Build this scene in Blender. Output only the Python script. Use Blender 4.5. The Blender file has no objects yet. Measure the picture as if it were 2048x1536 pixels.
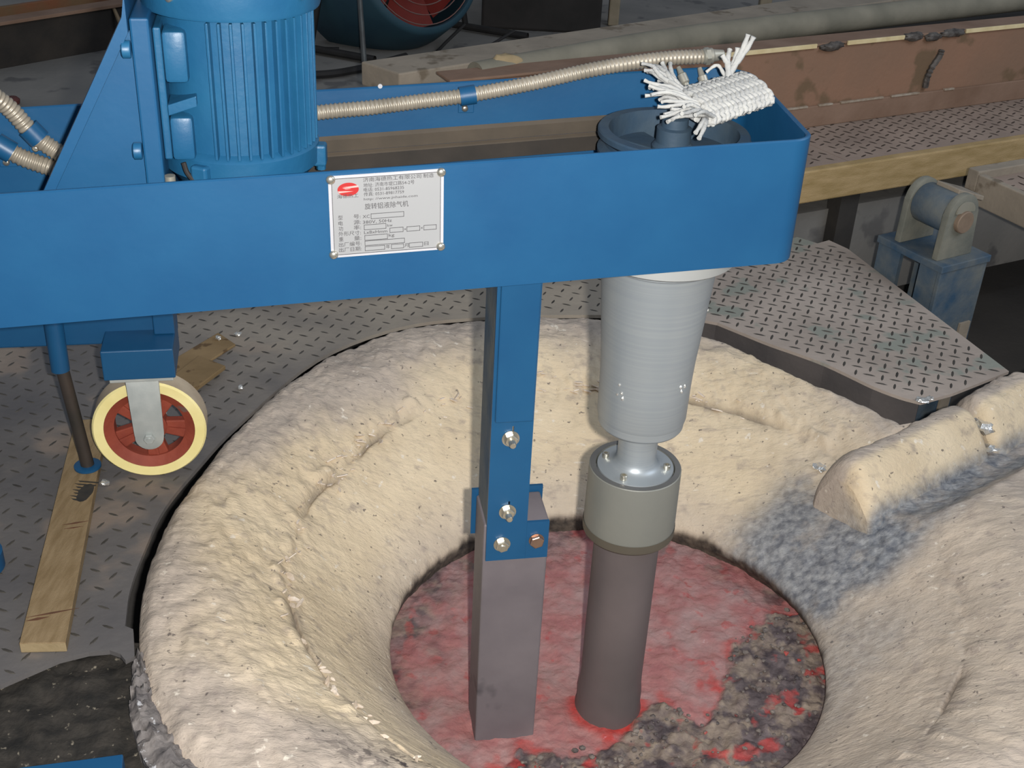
import bpy, bmesh, math, random
import numpy as np
from mathutils import Vector, Matrix, noise
random.seed(7)
SC = bpy.context.scene
COL = SC.collection
PI = math.pi

# ------------------------------------------------------------------ camera, world, light, exposure
PITCH, ROLL, CAMH = math.radians(30.136), math.radians(3.016), 1.22
fwd = Vector((0, math.cos(PITCH), -math.sin(PITCH)))
rgt = Vector((1, 0, 0)); dwn = fwd.cross(rgt)
r2 = rgt*math.cos(ROLL) - dwn*math.sin(ROLL)
d2 = rgt*math.sin(ROLL) + dwn*math.cos(ROLL)
cd = bpy.data.cameras.new('camera'); cam = bpy.data.objects.new('camera', cd); COL.objects.link(cam)
cd.sensor_width = 36.0; cd.lens = 2426.5/2048*36; cd.clip_start = 0.02; cd.clip_end = 60
M = Matrix.Identity(4)
for i in range(3):
    M[i][0] = r2[i]; M[i][1] = -d2[i]; M[i][2] = -fwd[i]
M[2][3] = CAMH
cam.matrix_world = M
SC.camera = cam
SC.view_settings.view_transform = 'Standard'; SC.view_settings.look = 'None'
SC.view_settings.exposure = 0.0; SC.view_settings.gamma = 1.0; SC.view_settings.use_curve_mapping = False
W = bpy.data.worlds.new('world'); SC.world = W; W.use_nodes = True
W.node_tree.nodes['Background'].inputs[0].default_value = (0.62, 0.70, 0.82, 1)
W.node_tree.nodes['Background'].inputs[1].default_value = 0.33
# the camera's own flash, beside and a little above the lens
fl = bpy.data.lights.new('camera_flash', 'POINT'); fl.energy = 186; fl.color = (1.0, 0.965, 0.92); fl.shadow_soft_size = 0.012
flo = bpy.data.objects.new('camera_flash', fl); COL.objects.link(flo); flo.location = (0.05, -0.01, CAMH+0.015)
# added bluish fill light high on the right, brightens the right plate and background
dl = bpy.data.lights.new('added_fill_light', 'AREA'); dl.energy = 60; dl.color = (0.8, 0.88, 1.0); dl.shape = 'RECTANGLE'; dl.size = 2.4; dl.size_y = 1.6
dlo = bpy.data.objects.new('added_fill_light', dl); COL.objects.link(dlo); dlo.location = (3.2, 1.3, 3.0)
dlo.rotation_euler = (Vector((0.95, 3.1, 0)) - dlo.location).to_track_quat('-Z', 'Y').to_euler()

# ------------------------------------------------------------------ materials
def s2l(c):
    return tuple((x/255/12.92 if x/255 <= .04045 else ((x/255+.055)/1.055)**2.4) for x in c)

def pm(name, c1, c2=None, scale=12, rough=.6, metal=0.0, bump=.0, bscale=80, spec=.4, detail=6, spots=None, stretch=None):
    m = bpy.data.materials.new(name); m.use_nodes = True
    nt = m.node_tree; b = nt.nodes['Principled BSDF']; L = nt.links.new
    b.inputs['Roughness'].default_value = rough; b.inputs['Metallic'].default_value = metal
    b.inputs['Specular IOR Level'].default_value = spec
    c1 = s2l(c1) + (1,); c2 = (s2l(c2) if c2 else c1[:3]) + (1,)
    tc = nt.nodes.new('ShaderNodeTexCoord'); src = tc.outputs['Object']
    if stretch:
        mp = nt.nodes.new('ShaderNodeMapping'); mp.inputs['Scale'].default_value = stretch; L(src, mp.inputs[0]); src = mp.outputs[0]
    n = nt.nodes.new('ShaderNodeTexNoise'); n.inputs['Scale'].default_value = scale; n.inputs['Detail'].default_value = detail
    L(src, n.inputs['Vector'])
    r = nt.nodes.new('ShaderNodeValToRGB'); r.color_ramp.elements[0].position = .32; r.color_ramp.elements[1].position = .68
    r.color_ramp.elements[0].color = c1; r.color_ramp.elements[1].color = c2
    L(n.outputs['Fac'], r.inputs[0]); out = r.outputs[0]
    if spots:
        n3 = nt.nodes.new('ShaderNodeTexNoise'); n3.inputs['Scale'].default_value = spots[1]; n3.inputs['Detail'].default_value = 4
        L(tc.outputs['Object'], n3.inputs['Vector'])
        r3 = nt.nodes.new('ShaderNodeValToRGB'); r3.color_ramp.elements[0].position = spots[2]; r3.color_ramp.elements[1].position = spots[2]+.06
        L(n3.outputs['Fac'], r3.inputs[0])
        mx = nt.nodes.new('ShaderNodeMix'); mx.data_type = 'RGBA'; L(r3.outputs[0], mx.inputs[0]); L(out, mx.inputs[6]); mx.inputs[7].default_value = s2l(spots[0])+(1,)
        out = mx.outputs[2]
    L(out, b.inputs['Base Color'])
    if bump:
        n2 = nt.nodes.new('ShaderNodeTexNoise'); n2.inputs['Scale'].default_value = bscale; n2.inputs['Detail'].default_value = 5
        L(src, n2.inputs['Vector'])
        bp = nt.nodes.new('ShaderNodeBump'); bp.inputs['Strength'].default_value = bump; bp.inputs['Distance'].default_value = .004
        L(n2.outputs['Fac'], bp.inputs['Height']); L(bp.outputs[0], b.inputs['Normal'])
    return m

BLUE = pm('blue_paint', (18, 68, 106), (23, 75, 112), 9, .42, 0, .06, 60)
BLUEM = pm('motor_paint', (24, 76, 112), (31, 86, 120), 14, .42, 0, .15, 70)
BLUED = pm('dusty_blue_paint', (50, 76, 98), (104, 108, 106), 14, .75, 0, .25, 90)
STEEL = pm('turned_aluminium', (148, 155, 160), (156, 162, 165), 5, .42, .45, .0, 3, stretch=(1, 1, 60))
CUP = pm('cast_coupling', (124, 125, 119), (136, 136, 128), 6, .5, .3, .06, 120)
CUPT = pm('machined_ring', (96, 96, 96), (112, 112, 110), 10, .45, .4, .08, 120)
ZINC = pm('zinc_plated', (190, 186, 174), (214, 208, 192), 40, .28, .9)
BOLTB = pm('bronzed_bolt', (138, 112, 98), (160, 132, 114), 40, .35, .75)
FORK = pm('galvanised_fork', (166, 172, 170), (190, 194, 190), 30, .45, .45, .1, 60)
GRAPH = pm('graphite', (98, 92, 96), (118, 111, 114), 6, .55, .1, .15, 40, spots=((78, 74, 78), 9, .62))
SHAFT = pm('graphite_shaft', (88, 81, 81), (104, 95, 95), 5, .5, .15, .05, 40)
TYRE = pm('cream_tyre', (222, 208, 142), (234, 222, 162), 18, .55, 0, .05, 60)
TREAD = pm('worn_tread', (164, 148, 128), (186, 172, 150), 18, .8, 0, .15, 60)
RIM = pm('oxide_red_rim', (122, 52, 38), (146, 68, 48), 16, .7, 0, .3, 70, spots=((112, 88, 80), 20, .6))
BELT = pm('rubber_belt', (34, 31, 28), (46, 41, 36), 20, .85, 0, .1, 90)
BELTU = pm('dusty_belt', (58, 52, 44), (70, 62, 52), 20, .85, 0, .1, 90)
BELTE = pm('belt_edge', (84, 76, 66), (96, 86, 74), 20, .9)
CASTB = pm('cast_pulley', (40, 62, 82), (62, 76, 86), 14, .65, .1, .2, 70)
COND = pm('steel_conduit', (138, 131, 118), (158, 150, 136), 30, .42, .35)
CONDG = pm('conduit_fitting', (150, 150, 140), (176, 172, 160), 30, .4, .6)
ROPE = pm('white_fibre_rope', (158, 159, 158), (178, 178, 174), 60, .95, 0, .3, 300)
PLATE = pm('dusty_tread_plate', (150, 138, 128), (172, 159, 148), 5, .75, .05, .25, 60, spots=((136, 138, 128), 9, .56))
PLATEL = pm('grey_tread_plate', (84, 82, 83), (106, 102, 99), 4, .66, .1, .3, 60, spots=((126, 114, 104), 4, .56))
def dust(m):
    nt = m.node_tree; L = nt.links.new; b = nt.nodes['Principled BSDF']; src = b.inputs['Base Color'].links[0].from_socket
    tc = nt.nodes.new('ShaderNodeTexCoord'); vm = nt.nodes.new('ShaderNodeVectorMath'); vm.operation = 'DOT_PRODUCT'; vm.inputs[1].default_value = (.6, .8, 0); L(tc.outputs['Object'], vm.inputs[0])
    n = nt.nodes.new('ShaderNodeTexNoise'); n.inputs['Scale'].default_value = 5; n.inputs['Detail'].default_value = 5; L(tc.outputs['Object'], n.inputs['Vector'])
    ma = nt.nodes.new('ShaderNodeMath'); ma.operation = 'MULTIPLY_ADD'; L(n.outputs['Fac'], ma.inputs[0]); ma.inputs[1].default_value = 1.3; L(vm.outputs['Value'], ma.inputs[2])
    mr = nt.nodes.new('ShaderNodeMapRange'); mr.inputs[1].default_value = 1.75; mr.inputs[2].default_value = 2.6; L(ma.outputs[0], mr.inputs[0])
    mx = nt.nodes.new('ShaderNodeMix'); mx.data_type = 'RGBA'; L(mr.outputs[0], mx.inputs[0]); L(src, mx.inputs[6]); mx.inputs[7].default_value = s2l((158, 148, 134))+(1,)
    L(mx.outputs[2], b.inputs['Base Color'])
dust(PLATEL)
LUG = pm('worn_lugs', (60, 57, 53), (84, 80, 74), 20, .6, .3)
LUGP = pm('platform_lugs', (58, 48, 42), (78, 68, 60), 20, .6, .3)
PLATP = pm('platform_plate', (138, 121, 109), (158, 139, 125), 6, .8, .0, .35, 60)
WOOD = pm('pale_board', (120, 100, 70), (140, 120, 90), 5, .75, 0, .3, 50, stretch=(22, 4, 10))
WOODE = pm('board_end', (140, 122, 90), (154, 136, 104), 30, .8, 0, .3, 80)
WOODP = pm('orange_plank', (152, 128, 84), (178, 152, 110), 4, .7, 0, .3, 40, stretch=(3, 3, 14))
SCRAPM = pm('wood_scrap', (112, 92, 62), (134, 112, 80), 9, .8, 0, .3, 50, spots=((90, 70, 46), 30, .6))
GREASE = pm('grease', (40, 40, 40), (58, 54, 48), 50, .6)
RUST = pm('rust_painted_steel', (132, 104, 84), (142, 108, 86), 6, .75, 0, .3, 60, spots=((112, 90, 68), 8, .58))
RUSTD = pm('dirty_rust', (120, 94, 76), (138, 112, 94), 8, .85, 0, .35, 60)
DUSTY = pm('dusty_steel', (132, 122, 108), (152, 140, 124), 8, .85, 0, .4, 50, spots=((112, 100, 84), 12, .6))
PIPEM = pm('dusty_pipe', (116, 112, 98), (138, 132, 116), 8, .8, 0, .25, 60)
CREAM = pm('seal_strip', (206, 186, 140), (222, 204, 160), 30, .8)
WELD = pm('dark_patch', (62, 56, 52), (104, 98, 92), 60, .6, .2, .6, 90)
CONC = pm('concrete', (112, 110, 106), (132, 128, 122), 3, .9, 0, .3, 50, spots=((96, 94, 92), 7, .58))
PITF = pm('pit_floor', (70, 68, 66), (88, 84, 80), 3, .9, 0, .3, 50)
DARKS = pm('dark_steel', (52, 50, 48), (66, 62, 58), 8, .75, .2, .2, 60)
SKIRT = pm('pit_skirt', (78, 74, 74), (94, 88, 86), 8, .75, .1, .3, 60)
SLAG = pm('dark_slag', (24, 23, 21), (52, 48, 43), 34, .9, 0, 1.0, 90, spots=((128, 120, 106), 75, .66))
TEAL = pm('teal_enamel', (36, 62, 76), (44, 74, 86), 6, .6, 0, .1, 60)
FRED = pm('red_blades', (136, 44, 38), (158, 56, 46), 8, .6)
BLACK = pm('black_rubber', (26, 25, 25), (36, 34, 33), 20, .75)
BEIGE = pm('beige_pole', (128, 118, 98), (144, 132, 112), 20, .8)
ALU = pm('aluminium_splash', (214, 212, 206), (240, 238, 232), 60, .25, .8, .6, 120)
MORTAR = pm('grey_mortar', (84, 80, 80), (128, 122, 118), 24, .7, 0, 1.0, 70, spots=((186, 186, 188), 70, .62))
NPL = pm('nameplate_face', (150, 151, 152), (154, 155, 156), 8, .42, .25)
NPW = pm('white_border', (176, 176, 180), (182, 182, 186), 8, .4, .2)
INK = pm('grey_ink', (58, 57, 60))
REDI = pm('red_ink', (158, 32, 32), (154, 38, 30), 8, .5)
PINK = pm('pale_ink', (196, 150, 144))
PINB = pm('brown_pin', (122, 104, 88), (138, 120, 102), 30, .7, .1, .2, 60)

# ------------------------------------------------------------------ object helpers
def link(name, me, parent=None, mat=None, smooth=False, sharp=35):
    o = bpy.data.objects.new(name, me); COL.objects.link(o)
    if parent: o.parent = parent
    if mat:
        for mm in (mat if isinstance(mat, (list, tuple)) else [mat]): me.materials.append(mm)
    if smooth:
        me.polygons.foreach_set('use_smooth', [True]*len(me.polygons))
        try: me.set_sharp_from_angle(angle=math.radians(sharp))
        except Exception: pass
    return o

def fin(bm, name, mat, parent=None, smooth=False, sharp=35):
    bmesh.ops.recalc_face_normals(bm, faces=bm.faces)
    me = bpy.data.meshes.new(name); bm.to_mesh(me); bm.free()
    return link(name, me, parent, mat, smooth, sharp)

def tag(o, label=None, cat=None, group=None, kind=None):
    if label: o['label'] = label
    if cat: o['category'] = cat
    if group: o['group'] = group
    if kind: o['kind'] = kind
    return o

def empty(name, loc, rz=0, parent=None):
    o = bpy.data.objects.new(name, None); COL.objects.link(o); o.location = loc; o.rotation_euler = (0, 0, rz); o.empty_display_size = .05
    if parent: o.parent = parent
    return o

def box(bm, a, b, bev=0, shear=0.0):
    """axis box from corner a to corner b; shear tips z with x"""
    x0, y0, z0 = a; x1, y1, z1 = b
    vs = [bm.verts.new((x, y, z)) for z in (z0, z1) for y in (y0, y1) for x in (x0, x1)]
    fs = [bm.faces.new([vs[i] for i in f]) for f in ((0, 2, 3, 1), (4, 5, 7, 6), (0, 1, 5, 4), (2, 6, 7, 3), (0, 4, 6, 2), (1, 3, 7, 5))]
    if bev:
        es = list({e for f in fs for e in f.edges})
        r = bmesh.ops.bevel(bm, geom=es, offset=bev, segments=2, affect='EDGES', profile=.5)
        vs = list({v for f in r['faces'] for v in f.verts} | {v for v in vs if v.is_valid})
    if shear:
        for v in vs: v.co.z += v.co.x*shear
    return vs

def obox(bm, o, ax, ay, az, lx, ly, lz, bev=0):
    """box with one corner o and edges along ax, ay, az"""
    ax, ay, az, o = Vector(ax), Vector(ay), Vector(az), Vector(o)
    vs = box(bm, (0, 0, 0), (lx, ly, lz), bev)
    for v in vs: c = v.co.copy(); v.co = o + ax*c.x + ay*c.y + az*c.z
    return vs

def prism(bm, pts, vec, bev=0):
    """polygon pts (3d) extruded by vec"""
    vec = Vector(vec)
    a = [bm.verts.new(p) for p in pts]; b = [bm.verts.new(Vector(p)+vec) for p in pts]
    n = len(a); fs = [bm.faces.new(a[::-1]), bm.faces.new(b)]
    for i in range(n): fs.append(bm.faces.new((a[i], a[(i+1) % n], b[(i+1) % n], b[i])))
    if bev:
        es = list({e for f in fs for e in f.edges})
        bmesh.ops.bevel(bm, geom=es, offset=bev, segments=2, affect='EDGES', profile=.5)

def lathe(bm, prof, n=48, o=(0, 0, 0), axis=(0, 0, 1), cap=True, ph=0):
    """revolve (r, h) pairs around axis through o"""
    ax = Vector(axis).normalized(); q = ax.to_track_quat('Z', 'Y'); o = Vector(o)
    rows = []
    for r, h in prof:
        rows.append([bm.verts.new(o + q @ Vector((r*math.cos(ph+2*PI*i/n), r*math.sin(ph+2*PI*i/n), h))) for i in range(n)])
    for a, b in zip(rows[:-1], rows[1:]):
        for i in range(n): bm.faces.new((a[i], a[(i+1) % n], b[(i+1) % n], b[i]))
    if cap:
        bm.faces.new(rows[0][::-1]); bm.faces.new(rows[-1])

def ring_lathe(bm, prof, n=48, o=(0, 0, 0), axis=(0, 0, 1)):
    """closed profile revolved (torus like)"""
    lathe(bm, list(prof)+[prof[0]], n, o, axis, cap=False)
    bmesh.ops.remove_doubles(bm, verts=bm.verts, dist=1e-6)

def tube(bm, pts, rad, n=10, cap=True):
    pts = [Vector(p) for p in pts]; rows = []
    t0 = (pts[1]-pts[0]).normalized()
    up = Vector((0, 0, 1)) if abs(t0.z) < .9 else Vector((1, 0, 0))
    nx = t0.cross(up).normalized()
    for i, p in enumerate(pts):
        t = (pts[min(i+1, len(pts)-1)]-pts[max(i-1, 0)]).normalized()
        nx = (nx - t*nx.dot(t)).normalized(); ny = t.cross(nx)
        r = rad[i] if hasattr(rad, '__len__') else rad
        rows.append([bm.verts.new(p + (nx*math.cos(2*PI*k/n)+ny*math.sin(2*PI*k/n))*r) for k in range(n)])
    for a, b in zip(rows[:-1], rows[1:]):
        for i in range(n): bm.faces.new((a[i], a[(i+1) % n], b[(i+1) % n], b[i]))
    if cap:
        bm.faces.new(rows[0][::-1]); bm.faces.new(rows[-1])

def spline(pts, n=12):
    pts = [Vector(p) for p in pts]; P = [pts[0]*2-pts[1]]+pts+[pts[-1]*2-pts[-2]]; out = []
    for i in range(1, len(P)-2):
        for k in range(n):
            t = k/n; a, b, c, d = P[i-1], P[i], P[i+1], P[i+2]
            out.append(.5*((2*b)+(c-a)*t+(2*a-5*b+4*c-d)*t*t+(3*b-a-3*c+d)*t**3))
    out.append(pts[-1]); return out

def inpoly(x, y, poly):
    c = False; j = len(poly)-1
    for i in range(len(poly)):
        xi, yi = poly[i]; xj, yj = poly[j]
        if (yi > y) != (yj > y) and x < (xj-xi)*(y-yi)/(yj-yi)+xi: c = not c
        j = i
    return c

def edist(x, y, poly):
    m = 9.
    for i in range(len(poly)):
        ax, ay = poly[i-1]; bx, by = poly[i]
        dx, dy = bx-ax, by-ay; l = dx*dx+dy*dy
        t = 0 if l == 0 else max(0, min(1, ((x-ax)*dx+(y-ay)*dy)/l))
        m = min(m, math.hypot(x-ax-t*dx, y-ay-t*dy))
    return m

def tread_plate(label, poly, z, th, ang, p, lmat, mat, ll=.024, lw=.0050, clip=None, group=None, lh=.0012):
    """steel plate of outline poly with two-way raised lugs"""
    bm = bmesh.new(); prism(bm, [(x, y, z-th) for x, y in poly], (0, 0, th))
    o = tag(fin(bm, 'tread_plate', mat), label, 'floor plate', group)
    c, s = math.cos(ang), math.sin(ang); verts = []; faces = []
    xs = [q[0] for q in (clip or poly)]; ys = [q[1] for q in (clip or poly)]
    cx, cy = (min(xs)+max(xs))/2, (min(ys)+max(ys))/2; R = math.hypot(max(xs)-min(xs), max(ys)-min(ys))/2
    N = int(R/p)+2; rg = random.Random(3)
    for i in range(-N, N+1):
        for j in range(-N, N+1):
            x = cx+(i*c-j*s)*p; y = cy+(i*s+j*c)*p
            if not (min(xs) <= x <= max(xs) and min(ys) <= y <= max(ys)) or not inpoly(x, y, poly) or edist(x, y, poly) < ll*.5: continue
            a = ang + (0 if (i+j) % 2 == 0 else PI/2); ca, sa = math.cos(a), math.sin(a)
            k = len(verts); h = lh*rg.uniform(.7, 1.1); L = ll*rg.uniform(.9, 1.05)
            for (q, w, zz) in ((-.5, 0, 0), (-.22, -.5, 0), (.22, -.5, 0), (.5, 0, 0), (.22, .5, 0), (-.22, .5, 0), (-.36, 0, 1), (-.16, -.3, 1), (.16, -.3, 1), (.36, 0, 1), (.16, .3, 1), (-.16, .3, 1)):
                lx, ly = q*L, w*lw; verts.append((x+lx*ca-ly*sa, y+lx*sa+ly*ca, z-.0002+zz*h))
            for e in range(6): faces.append((k+e, k+(e+1) % 6, k+6+(e+1) % 6, k+6+e))
            faces.append(tuple(k+6+e for e in range(6)))
    me = bpy.data.meshes.new('tread_lugs'); me.from_pydata(verts, [], faces); me.update()
    l = link('tread_lugs', me, o, lmat); l['kind'] = 'stuff'
    return o

# ------------------------------------------------------------------ the setting: floor and pit
T2 = Vector((.8767, .4810, 0)); N2 = Vector((.4810, -.8767, 0))       # direction of platform and trough, and its outward normal
bm = bmesh.new(); prism(bm, [(-4.5, 2.95, -.3), (.45, 2.95, -.3), (.84, 3.16, -.3), (3.4, 4.56, -.3), (4.5, 9.5, -.3), (-4.5, 9.5, -.3)], (0, 0, .295))
floor = tag(fin(bm, 'floor', CONC), 'dusty grey concrete floor of the foundry hall', None, None, 'structure')
bm = bmesh.new(); prism(bm, [(-4.5, -.6, -.56), (4.5, -.6, -.56), (4.5, 4.8, -.56), (-4.5, 4.8, -.56)], (0, 0, .1))
tag(fin(bm, 'pit_floor', PITF), 'dark floor of the furnace pit', None, None, 'structure')

# ------------------------------------------------------------------ furnace lining (the round refractory mouth with its spout)
OC = (.147, 1.646)
def smooth2(pts, n=5):
    return [(p.x, p.y) for p in spline([(x, y, 0) for x, y in pts], n)]
hole = smooth2([(-.5455, 1.340), (-.562, 1.42), (-.568, 1.517), (-.567, 1.631), (-.541, 1.761), (-.502, 1.904), (-.399, 2.162), (-.250, 2.319), (-.080, 2.386), (.110, 2.420), (.300, 2.440)])
redge = [(-.313, 1.021), (-.379, 1.084), (-.428, 1.136), (-.471, 1.196), (-.495, 1.252), (-.525, 1.333), (-.545, 1.42), (-.556, 1.518), (-.556, 1.632), (-.533, 1.761), (-.497, 1.901), (-.394, 2.158), (-.246, 2.314), (-.077, 2.381), (.110, 2.413), (.280, 2.395), (.435, 2.338), (.595, 2.201), (.70, 2.10), (.783, 2.006)]
ang = sorted([(math.atan2(y-OC[1], x-OC[0]) % (2*PI), math.hypot(x-OC[0], y-OC[1])) for x, y in redge])
ax_ = np.array([a for a, r in ang]); ar_ = np.array([r for a, r in ang])
SA = math.radians(38.5); sa_, ca_ = math.sin(SA), math.cos(SA)
def Rout(th):
    if th < math.radians(31.6) or th > math.radians(307): return 1.45
    return float(np.interp(th, np.concatenate([ax_-2*PI, ax_, ax_+2*PI]), np.concatenate([ar_]*3)))
def fbm(x, y, z, o=4): return noise.fractal(Vector((x, y, z)), .9, 2.0, o)
def hshould(d): return float(np.interp(d, [0, .03, .07, .11, .16, .22, .4, 1.2], [-.055, -.033, -.010, .006, .012, .008, .004, .004]))
NT = 900
ths = np.linspace(0, 2*PI, NT, endpoint=False)
fo = np.concatenate([np.linspace(0, .12, 6, endpoint=False), np.linspace(.12, 1, 74)])[::-1]     # outer edge to crack
inner = [(.2035, 1.64, .560, -.055), (.200, 1.625, .515, -.085), (.196, 1.612, .465, -.122), (.190, 1.600, .415, -.160), (.186, 1.590, .374, -.198), (.188, 1.578, .376, -.222), (.1935, 1.5545, .3975, -.245), (.1935, 1.5545, .40, -.32)]
def inner_at(u):
    k = min(int(u), len(inner)-2); t = u-k; a, b = inner[k], inner[k+1]
    p0 = inner[max(k-1, 0)]; p3 = inner[min(k+2, len(inner)-1)]
    return [.5*(2*a[i]+(b[i]-p0[i])*t+(2*p0[i]-5*a[i]+4*b[i]-p3[i])*t*t+(3*a[i]-p0[i]-3*b[i]+p3[i])*t**3) for i in range(4)]
verts = []; soot = []; alu = []; grey = []; crk = []; dirt = []
def sstep(a, b, x):
    t = max(0., min(1., (x-a)/(b-a))); return t*t*(3-2*t)
us = np.linspace(0, 7, 92)[1:]
for ti, th in enumerate(ths):
    c, s = math.cos(th), math.sin(th); R = Rout(th)
    ox, oy = OC[0]+R*c, OC[1]+R*s; k0 = inner[0]; kx, ky = k0[0]+k0[2]*c, k0[1]+k0[2]*s
    D = math.hypot(ox-kx, oy-ky); col = []
    col.append((ox-.012*c, oy-.012*s, -.44, 9, 0)); col.append((ox-.004*c, oy-.004*s, -.05, D, 0))
    for f in fo:
        d = f*D; z = hshould(d)
        e = (1-f)*D
        if e < .03: z -= .022*(1-e/.03)**2
        col.append((kx+(ox-kx)*f, ky+(oy-ky)*f, z, d, 0))
    for u in us:
        a = inner_at(u); col.append((a[0]+a[2]*c, a[1]+a[2]*s, a[3], -u, u))
    for (x, y, z, d, u) in col:
        cc = -x*sa_+y*ca_; aa = x*ca_+y*sa_
        ispout = sstep(1.36, 1.60, aa)
        al = 0.; gr = 0.; cr = 0.; dt = 0.
        if z > -.3:
            # pouring spout: groove and raised bank
            gz = float(np.interp(cc, [.80, .885, .93, .965, .985, 1.03, 1.3], [.006, -.004, -.050, -.066, -.068, -.068, -.068]))
            if .80 < cc < 1.13 and aa > 1.35:
                w = sstep(.80, .87, cc)*sstep(1.40, 1.62, aa)*(1-sstep(1.05, 1.10, cc))
                z = z + (min(z, gz)-z)*w
            al = ispout*sstep(.86, .93, cc)*(1-sstep(.985, 1.03, cc))*.95
            al = max(al, .9*sstep(1.36, 1.50, aa)*(1-sstep(1.62, 1.74, aa))*sstep(.86, .96, cc)*(1-sstep(1.15, 1.25, cc)))
            al = max(al, .40*sstep(1.12, 1.28, aa)*(1-sstep(1.45, 1.6, aa))*sstep(.70, .82, cc)*(1-sstep(1.08, 1.16, cc))*(u > 0))
            # lay of the hand-packed lining
            q = fbm(x*3.2, y*3.2, 1.7); f1 = fbm(x*14, y*14, 5.1, 5); sw = th*9+math.log(max(.05, math.hypot(x-.19, y-1.6)))*4
            f2 = fbm(math.cos(sw)*.1+x*10-y*22, x*42+y*16, 9.0, 4)
            amp = 1. if u == 0 else max(.18, 1-u*.42)
            z += q*.0045*amp + f1*.0026*amp + f2*.0040*amp
            if u > 0: z += fbm(x*46, y*46, z*46, 3)*.0009
            if al > .3: z += fbm(x*60, y*60, 3.3, 4)*.0030*al
            # the ragged ridge and crack that runs round the lip
            w0 = abs(d if u == 0 else -u*.055) - .001
            wob = fbm(c*3, s*3, 2.2)*.018; dd = (d if u == 0 else -u*.05)+wob
            pres = max(0., min(1., .65+1.9*fbm(c*4, s*4, 7.7)))
            cr = math.exp(-(dd/.0055)**2)*pres; rid = math.exp(-((dd-.016)/.010)**2)*max(0., fbm(c*14, s*14, 4.4)+.2)
            if aa > 1.3 and cc > .78 and cc < 1.16: cr *= .15; rid *= .2
            z += -.011*cr + .013*rid
            cr = max(cr, .75*math.exp(-((dd+.003)/.012)**2)*pres*(.4+.6*sstep(-.1, .2, f1)))
            gr = sstep(.02, .17, d+q*.10) if u == 0 else 0.
            if u == 0 and th > 0: dt = .0
            if u > 0: gr = .65*sstep(1.6, 3.8, u+.5*q)
            gr = max(gr, .85*sstep(.20, .55, x+.25*(1.6-y)+.12*q)*(.5 if y > 1.9 and cc > 1.1 else 1))
            dt = max(0., 1-math.hypot((x+.10)/.16, (y-1.13)/.05))*1.0
        verts.append((x, y, z))
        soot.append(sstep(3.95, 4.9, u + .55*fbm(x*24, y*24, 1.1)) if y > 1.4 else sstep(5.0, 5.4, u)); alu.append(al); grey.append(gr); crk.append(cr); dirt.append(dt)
NC = len(col); faces = []
for i in range(NT):
    a = i*NC; b = ((i+1) % NT)*NC
    for j in range(NC-1): faces.append((a+j, b+j, b+j+1, a+j+1))
me = bpy.data.meshes.new('furnace_lining'); me.from_pydata(verts, [], faces); me.update()
for nm, arr in (('soot', soot), ('alu', alu), ('grey', grey), ('crack', crk), ('dirt', dirt)):
    at = me.attributes.new(nm, 'FLOAT', 'POINT'); at.data.foreach_set('value', np.array(arr, dtype=np.float32))

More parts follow.
